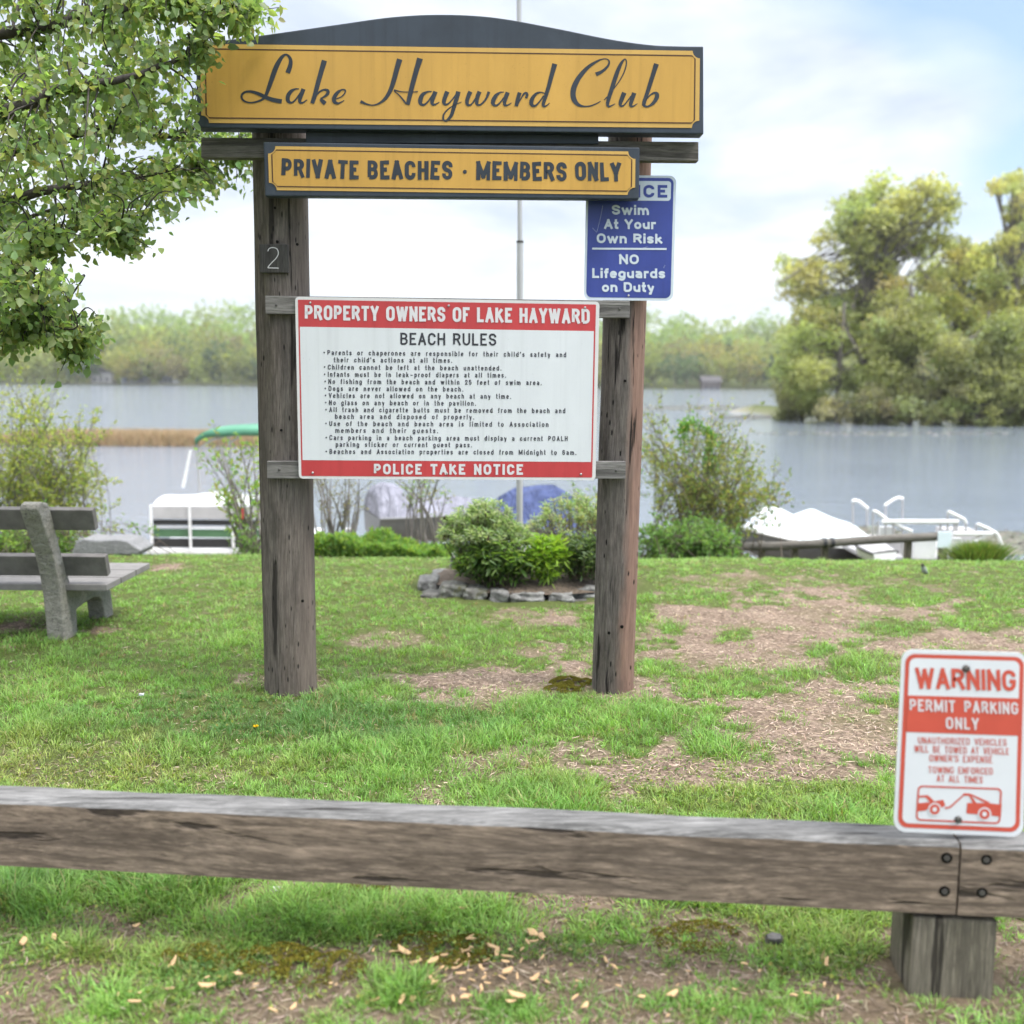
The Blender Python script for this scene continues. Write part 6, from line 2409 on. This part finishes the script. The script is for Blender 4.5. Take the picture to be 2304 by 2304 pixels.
build_shrubs()


# ------------------------------------------------------------------ flower bed plants
def bed_plant(name, label, c, nst, height, radius, leaf_L, leaf_w, cols, whorl=14, low=26, lean=1.0, stemcol='twig', dead=0, pods=0, top_cols=None, lowcols=None, hfun=None):
    """stems fanning from a clump; a whorl of narrow leaves at each tip and sparser leaves below"""
    c = Vector(c)
    t = thing(name, label, 'plant', c)
    st, pos, dr, cl, pd = [], [], [], [], []
    for k in range(nst):
        a, q = rng.random() * 6.283, math.sqrt(rng.random())
        b = np.array([c.x + 0.45 * radius[0] * q * math.cos(a), c.y + 0.45 * radius[1] * q * math.sin(a), c.z])
        h = height * (0.99 - 0.42 * q ** 2.2) * (0.74 + 0.38 * rng.random())
        tip = np.array([c.x + radius[0] * q * math.cos(a) * lean, c.y + radius[1] * q * math.sin(a) * lean, c.z + h])
        mid = (b + tip) / 2 + np.array([0, 0, 0.10 * h]) + rng.normal(size=3) * 0.015
        p, r = curve3([b, mid, tip], 0.0035, 0.0018, 5)
        st.append((p, r))
        up = unit(tip - mid)
        if pods and rng.random() < pods:
            pd.append(tip + np.array([0, 0, 0.02]))
        ang = np.arange(whorl) * 2.4 + rng.random()
        e1 = unit(np.cross(up, [0.3, 0.2, 1.0]))
        e2 = np.cross(up, e1)
        el = 0.15 + 0.9 * rng.random(whorl)
        pos.append(tip - up * (np.linspace(0, 0.055, whorl) * (leaf_L / 0.05))[:, None])
        dr.append(unit(e1 * np.cos(ang)[:, None] + e2 * np.sin(ang)[:, None] + up * el[:, None]))
        cl.append(vary(top_cols or cols, whorl, 0.2, 0.06))
        if low:
            kk = 0.15 + 0.75 * rng.random(low)
            ii = (kk * (len(p) - 1)).astype(int)
            pos.append(p[ii] + rng.normal(size=(low, 3)) * 0.014)
            dr.append(unit(rand_dirs(low) + np.array([0, 0, .35])))
            cl.append(vary(lowcols or cols, low, 0.25, 0.08))
    tubes('stems', st, 5, M[stemcol], t)
    pos, dr, cl = np.concatenate(pos), np.concatenate(dr), np.concatenate(cl)
    n = len(pos)
    L = leaf_L * (0.65 + 0.6 * rng.random(n))
    V, Fc, C = leaf_geo(pos, dr, unit(rand_dirs(n) * .6 + np.array([0, 0, 1.0])), L, L * leaf_w, cl, .35, 'lance')
    fast_mesh('leaves', V, [Fc], M['leaf'], t, C)
    if pd:
        pd = np.array(pd)
        m = len(pd)
        pp = np.repeat(pd, 5, axis=0)
        V, Fc, C = leaf_geo(pp + rng.normal(size=(m * 5, 3)) * .006, unit(rand_dirs(m * 5) * .5 + np.array([0, 0, -1.0])), rand_dirs(m * 5), 0.05, 0.016, vary((0.05, 0.03, 0.022), m * 5), .5, 'lance')
        fast_mesh('dead_flowers', V, [Fc], M['straw'], t, C)
    return t


def build_bed_plants():
    TIP = [(0.27, 0.36, 0.19), (0.40, 0.46, 0.31), (0.18, 0.27, 0.11)]
    LOW = [(0.075, 0.135, 0.045), (0.12, 0.21, 0.055), (0.16, 0.25, 0.065)]
    cx = BED.x
    bed_plant('lily_clump', 'large domed leafy clump left of the flagpole in the stone flower bed', (P(1090, 1300, 7.5).x, 7.50, 0.13), 190, 0.50, (0.35, 0.32), 0.052, 0.24, TIP, 16, 12, lowcols=LOW, top_cols=TIP, pods=0.10)
    bed_plant('lily_clump', 'stemmy half bare clump right of the flagpole in the flower bed', (P(1300, 1300, 7.9).x, 7.95, 0.14), 110, 0.50, (0.44, 0.25), 0.05, 0.24, TIP, 12, 5, lowcols=[(0.20, 0.22, 0.08), (0.28, 0.25, 0.11)], top_cols=TIP + [(0.36, 0.37, 0.18)])
    bed_plant('lime_plant', 'bright lime green upright plant in front of the flagpole', (P(1232, 1320, 7.25).x, 7.26, 0.12), 60, 0.34, (0.15, 0.10), 0.075, 0.22, [(0.22, 0.36, 0.05), (0.28, 0.42, 0.07)], 8, 12, stemcol='green_solid')
    bed_plant('dark_plant', 'dark green low bushy plant at the right of the flower bed beside the post', (P(1315, 1315, 7.35).x, 7.36, 0.12), 100, 0.30, (0.24, 0.18), 0.05, 0.30, [(0.06, 0.11, 0.04), (0.10, 0.16, 0.055), (0.16, 0.22, 0.10)], 10, 12)
    bed_plant('dark_plant', 'broad leaved dark green plant spilling at the foot of the domed clump', (P(1120, 1315, 7.2).x, 7.24, 0.11), 90, 0.26, (0.33, 0.13), 0.075, 0.32, LOW, 8, 12)
    bed_plant('sprout', 'small yellow green sprout growing on the mossy left of the flower bed', (P(1036, 1318, 7.25).x, 7.28, 0.14), 6, 0.15, (0.03, 0.03), 0.05, 0.3, [(0.25, 0.33, 0.07)], 8, 8, stemcol='green_solid')


build_bed_plants()


# ================================================================== FAR SHORE
def crown_cloud(clumps, n, size, cols, flat=0.75):
    """leaf sprays through a set of clumps (centre, radii): positions, normals, colours"""
    C = np.array([c for c, _ in clumps])
    Rr = np.array([r for _, r in clumps])
    w = Rr.prod(axis=1) ** (2 / 3.0)
    i = rng.choice(len(C), n, p=w / w.sum())
    d = rand_dirs(n)
    q = rng.random(n) ** 0.55 * 1.12
    return C[i] + d * q[:, None] * Rr[i], i


def lake_tree(name, label, base, trunk_top, clumps, n, leaf, cols, trunk_r=0.25, bare=0.0, mat='grey_twig', group='trees on the wooded point'):
    base = Vector(base)
    t = thing(name, label, 'tree', base, group)
    tt = Vector(trunk_top)
    paths = [curve3([base - Vector((0, 0, .5)), base.lerp(tt, .5) + Vector((rng.normal() * .2, rng.normal() * .2, 0)), tt], trunk_r, trunk_r * .4, 6)]
    tubes('trunk', paths, 8, M[mat], t)
    br = []
    for c, r in clumps:
        c = np.array(c)
        k = 0.35 + 0.6 * rng.random()
        s = np.array(base.lerp(tt, k))
        br.append(curve3([s, (s + c) / 2 + np.array([0, 0, .4]), c], trunk_r * .3, .02, 5))
        for _ in range(4):
            e = c + rand_dirs(1)[0] * np.array(r) * 0.95
            br.append(curve3([c - (c - s) * .2, (c + e) / 2, e], .035, .01, 3))
    tubes('branches', br, 4, M[mat], t)
    pos, i = crown_cloud(clumps, n, leaf, cols)
    cb = vary(cols, len(clumps), 0.22, 0.06)
    colr = np.clip(cb[i] * (1 + 0.18 * rng.normal(size=(n, 1))), .01, .6)
    L = leaf * (0.6 + 0.8 * rng.random(n))
    V, Fc, C = leaf_geo(pos, rand_dirs(n), rand_dirs(n), L, L * .6, colr, .3, 'lance')
    fast_mesh('crown', V, [Fc], M['leaf_soft'], t, C)


def build_point():
    k = lambda Y: Y / F_PX

    def cl(L, Y, dY=2.5):
        out = []
        for x, y, r in L:
            for _ in range(5):
                a = rng.random() * 6.28
                p = P(x + r * .62 * math.cos(a), y + r * .4 * math.sin(a), Y + rng.uniform(-dY, dY))
                rr = r * k(Y) * (0.36 + .40 * rng.random())
                out.append((tuple(p), (rr, rr, rr * .72)))
        return out

    YEL = [(0.45, 0.44, 0.21), (0.43, 0.44, 0.22), (0.40, 0.43, 0.22), (0.48, 0.45, 0.22)]
    GRN = [(0.37, 0.405, 0.19), (0.33, 0.38, 0.185), (0.40, 0.415, 0.195), (0.35, 0.36, 0.19)]
    GRY = [(0.26, 0.25, 0.155), (0.30, 0.285, 0.175), (0.23, 0.245, 0.14)]
    B = lambda px, Y: Vector((P(px, 900, Y).x, Y, float(gz(P(px, 900, Y).x, Y))))
    lake_tree('oak_tree', 'tallest broad tree on the wooded point with yellowing top and grey limbs', B(1930, 82), P(1985, 470, 82),
              cl([(2000, 440, 62), (1925, 470, 58), (2075, 440, 62), (2140, 480, 44), (1890, 540, 62), (1965, 530, 70), (2050, 530, 66), (2110, 560, 50), (1800, 590, 52), (1860, 620, 60), (1940, 620, 66),
                  (2020, 620, 60), (1770, 625, 34), (1790, 660, 34), (1830, 680, 60), (1900, 690, 70), (1980, 690, 70), (2060, 650, 70), (1800, 740, 50), (1950, 480, 60), (2030, 490, 60)], 82), 14500, .34, YEL + GRN[:1], .42)
    lake_tree('oak_tree', 'yellow green tree right behind the tallest one on the wooded point', B(2150, 86), P(2150, 560, 86),
              cl([(2140, 600, 66), (2200, 620, 50), (2170, 680, 76), (2100, 690, 70), (2215, 720, 50), (2235, 640, 50), (2250, 690, 60), (2190, 560, 44), (2230, 590, 56), (2120, 640, 60)], 86), 8500, .34, YEL + GRN, .35)
    lake_tree('oak_tree', 'tall sparse tree cut off by the right edge of the picture', B(2290, 78), P(2285, 430, 78),
              cl([(2290, 430, 56), (2262, 415, 34), (2330, 480, 60), (2280, 560, 50), (2255, 570, 40), (2330, 620, 70), (2300, 660, 60), (2260, 640, 50), (2300, 500, 50), (2270, 480, 40), (2250, 720, 60)], 78), 7000, .32, YEL, .36)
    lake_tree('oak_tree', 'green tree low in front of the tallest one above the point of the shore', B(1890, 79), P(1900, 680, 79),
              cl([(1880, 720, 74), (1830, 770, 66), (1930, 780, 80), (1790, 830, 50), (1860, 850, 74), (1940, 870, 66)], 79), 10500, .32, GRN, .3)
    lake_tree('oak_tree', 'rounded green tree in the middle of the wooded point', B(2050, 78), P(2050, 640, 78),
              cl([(2040, 700, 76), (2000, 760, 72), (2080, 780, 80), (2030, 850, 80), (2110, 860, 66), (1985, 850, 60)], 78), 10500, .32, GRN, .3)
    lake_tree('oak_tree', 'green tree on the right of the wooded point by the picture edge', B(2220, 76), P(2225, 700, 76),
              cl([(2230, 760, 70), (2180, 800, 70), (2280, 800, 74), (2230, 870, 84), (2300, 880, 60), (2150, 880, 54), (2330, 740, 60)], 76), 10500, .32, GRN, .3)
    lake_tree('willow_tree', 'low willow leaning over the water at the tip of the wooded point', B(1800, 84), P(1815, 860, 84),
              cl([(1790, 880, 44), (1835, 900, 50), (1770, 925, 34), (1820, 930, 46), (1870, 930, 40)], 84, 1.5), 5000, .28, GRY + GRN[:1], .2)
    lake_tree('shore_thicket', 'brownish thicket at the waterline in the middle of the wooded point', B(1980, 75), P(1980, 900, 75),
              cl([(1920, 915, 46), (1970, 905, 50), (2020, 905, 52), (1880, 925, 40), (2070, 910, 52), (1940, 940, 30), (2000, 942, 30), (2050, 942, 30)], 75, 1.2), 6500, .26, GRY, .15)
    lake_tree('shore_thicket', 'green thicket along the waterline at the right of the wooded point', B(2200, 74.5), P(2200, 905, 74.5),
              cl([(2120, 910, 50), (2170, 905, 52), (2230, 905, 52), (2290, 905, 52), (2340, 900, 50), (2100, 945, 28), (2160, 945, 28), (2220, 945, 28), (2280, 943, 28)], 74.5, 1.2), 7000, .26, GRY[:2] + GRN, .15)


build_point()


def build_far_wood():
    """the mass of trees on the far shore, read as one wood"""
    PAL = [(0.26, 0.275, 0.085), (0.22, 0.255, 0.085), (0.29, 0.26, 0.095), (0.22, 0.20, 0.115), (0.19, 0.215, 0.085), (0.28, 0.295, 0.085), (0.105, 0.15, 0.085)]
    TOP = [(0.27, 0.36, 0.13), (0.25, 0.34, 0.13), (0.30, 0.36, 0.13)]
    pos, colr, size, tr = [], [], [], []
    for row, (dy, hh, cnt, pal) in enumerate([(14, 13, 90, PAL), (28, 18, 90, PAL), (55, 21, 84, PAL), (100, 21, 80, TOP + PAL[:2]), (165, 20, 80, TOP), (260, 21, 70, TOP)]):
        Y0 = 452 + dy
        for j in range(cnt):
            x = -0.62 * Y0 + 1.24 * Y0 * (j + rng.random()) / cnt
            y = Y0 + rng.uniform(-7, 7) + 10 * math.sin(x * 0.013)
            z = float(gz(x, y))
            h = hh * (0.75 + 0.5 * rng.random())
            wd = h * (0.42 + 0.16 * rng.random())
            c = np.array(pal[rng.integers(0, len(pal))])
            ever = rng.random() < 0.07 and row < 3
            if ever:
                c = np.array([0.055, 0.085, 0.05])
            m = 230
            d = rand_dirs(m)
            q = rng.random(m) ** 0.3
            lump = 1 + 0.3 * np.sin(d[:, 0] * 5 + j) * np.sin(d[:, 2] * 6 + row)
            pp = np.array([x, y, z + h * 0.58]) + d * q[:, None] * np.array([wd, wd, h * 0.44]) * lump[:, None]
            if ever:
                tz = np.clip((pp[:, 2] - z) / h, 0, 1)
                pp[:, 0] = x + (pp[:, 0] - x) * (1.05 - tz)
            pos.append(pp)
            colr.append(np.clip(c * (1 + .16 * rng.normal(size=(m, 1))), .01, .6))
            size.append(np.full(m, 2.3 if row > 2 else 1.8))
            tr.append(([[x, y, z - .5], [x, y, z + h * .6]], [.22, .1]))
    pos, colr, size = np.concatenate(pos), np.concatenate(colr), np.concatenate(size)
    n = len(pos)
    size = size * (0.6 + .8 * rng.random(n))
    V, Fc, C = leaf_geo(pos, rand_dirs(n), rand_dirs(n), size, size * .75, colr, .3, 'lance')
    o = fast_mesh('far_wood', V, [Fc], M['leaf_soft'], None, C)
    tag(stuff(o), 'spring green wood covering the far shore of the lake', 'wood')
    o = tubes('far_trunks', tr, 4, M['grey_twig'])
    tag(stuff(o), 'grey trunks of the wood standing along the far shore', 'tree trunks')


build_far_wood()


def build_houses():
    wm = [paint('house_wall_pale', (0.36, 0.35, 0.35), .8, .2, .06), paint('house_wall_grey', (0.27, 0.29, 0.33), .8, .2, .06), paint('house_wall_brown', (0.13, 0.11, 0.105), .8, .2, .06)]
    rm = paint('house_roof', (0.10, 0.095, 0.10), .9, .1, .1)
    gm = paint('house_glass', (0.05, 0.06, 0.075), .15, .5, .1)
    for px, w, h, wi, lab in ((226, 9, 4.6, 0, 'pale gabled house on the far shore nearest the left tree'), (300, 11, 3.4, 1, 'blue grey long house on the far left shore'),
                              (372, 7, 3.0, 1, 'small grey house on the far shore just left of the sign post'), (1602, 8, 4.2, 2, 'dark brown house on the far shore right of the signs')):
        Y = 458.0
        p = P(px, 860, Y)
        z = float(gz(p.x, Y)) - .3
        t = thing('lake_house', lab, 'house', (p.x, Y, z), 'houses on the far shore')
        mb = MB()
        mb.box((p.x, Y + 4, z + h / 2 + .3), (w, 7, h))
        mb.build('wall', wm[wi], t)
        mb = MB()
        zr = z + h + .3
        e, rh = .6, 2.6
        poly = [(p.x - w / 2 - e, Y + .2, zr), (p.x + w / 2 + e, Y + .2, zr), (p.x, Y + .2, zr + rh)] if wi == 0 else None
        if poly:
            mb.prism(poly, (0, 7.6, 0))
        else:
            mb.prism([(p.x - w / 2 - e, Y + .1, zr), (p.x - w / 2 - e, Y + 7.9, zr), (p.x - w / 2 - e, Y + 4, zr + rh)], (w + 2 * e, 0, 0))
        mb.build('roof', rm, t)
        for i in range(3):
            for s in range(1 if h < 5 else 2):
                mb = MB()
                mb.box((p.x - w * .3 + i * w * .3, Y + .46, z + 1.9 + s * 2.3), (1.3, .12, 1.3))
                mb.build('window', gm, t)


build_houses()


def build_reeds():
    n = 22000
    a, q = rng.random(n) * 6.283, np.sqrt(rng.random(n))
    x = -15.5 + 8.0 * q * np.cos(a)
    y = 47.0 + 1.9 * q * np.sin(a)
    k = gz(x, y) > ZW - 0.25
    x, y = x[k], y[k]
    n = len(x)
    V, Q, T, C = blades(x, y, rng.random(n) * 6.28, np.abs(rng.normal(size=n)) * .22, 0.36 + .26 * rng.random(n), np.full(n, 0.03), vary([(0.50, 0.37, 0.23), (0.42, 0.31, 0.19), (0.34, 0.26, 0.15)], n, .2, .06), .3)
    o = fast_mesh('reed_bed', V, [Q, T], M['straw'], None, C)
    tag(stuff(o), 'tan dead reeds on a low spit in the lake on the left', 'reeds')
    # floating weed near the right shore and off the point
    xs, ys = [], []
    for px, py, rx, ry, m in ((2260, 1222, 110, 26, 2600), (1960, 1200, 60, 16, 700), (1590, 918, 150, 7, 1500), (1700, 938, 70, 5, 700), (1990, 975, 300, 4, 500)):
        for _ in range(m):
            aa, qq = rng.random() * 6.283, math.sqrt(rng.random())
            g = G(px + rx * qq * math.cos(aa), py + ry * qq * math.sin(aa), ZW)
            xs.append(g.x)
            ys.append(g.y)
    x, y = np.array(xs), np.array(ys)
    n = len(x)
    s = (0.05 + .07 * rng.random(n)) * np.maximum(1, y / 30)
    V, Fc, C = leaf_geo(np.stack([x, y, np.full(n, ZW + .012)], -1), unit(rand_dirs(n) * np.array([1, 1, .03])), np.tile([[0, 0, 1.0]], (n, 1)), s * 1.3, s, vary([(0.20, 0.19, 0.16), (0.16, 0.17, 0.12), (0.26, 0.25, 0.22)], n), .04, 'pear')
    o = fast_mesh('pond_weed', V, [Fc], M['straw'], None, C)
    tag(stuff(o), 'grey brown pond weed floating on the lake near the right shore', 'pond weed')


build_reeds()


build_grass()
build_straw()
build_weeds()
build_moss()


# ================================================================== AIR
def build_haze():
    m = bpy.data.materials.new('haze_air')
    m.use_nodes = True
    nt = m.node_tree
    for n in list(nt.nodes):
        nt.nodes.remove(n)
    v = node(nt, 'ShaderNodeVolumePrincipled')
    v.inputs['Color'].default_value = (0.92, 0.93, 0.93, 1)
    v.inputs['Density'].default_value = 0.00022
    v.inputs['Anisotropy'].default_value = 0.2
    out = node(nt, 'ShaderNodeOutputMaterial')
    nt.links.new(v.outputs[0], out.inputs['Volume'])
    mb = MB()
    mb.box((0, 790, 40.0), (3400, 2000, 94.0))
    o = mb.build('haze', m, None)
    stuff(o)


build_haze()
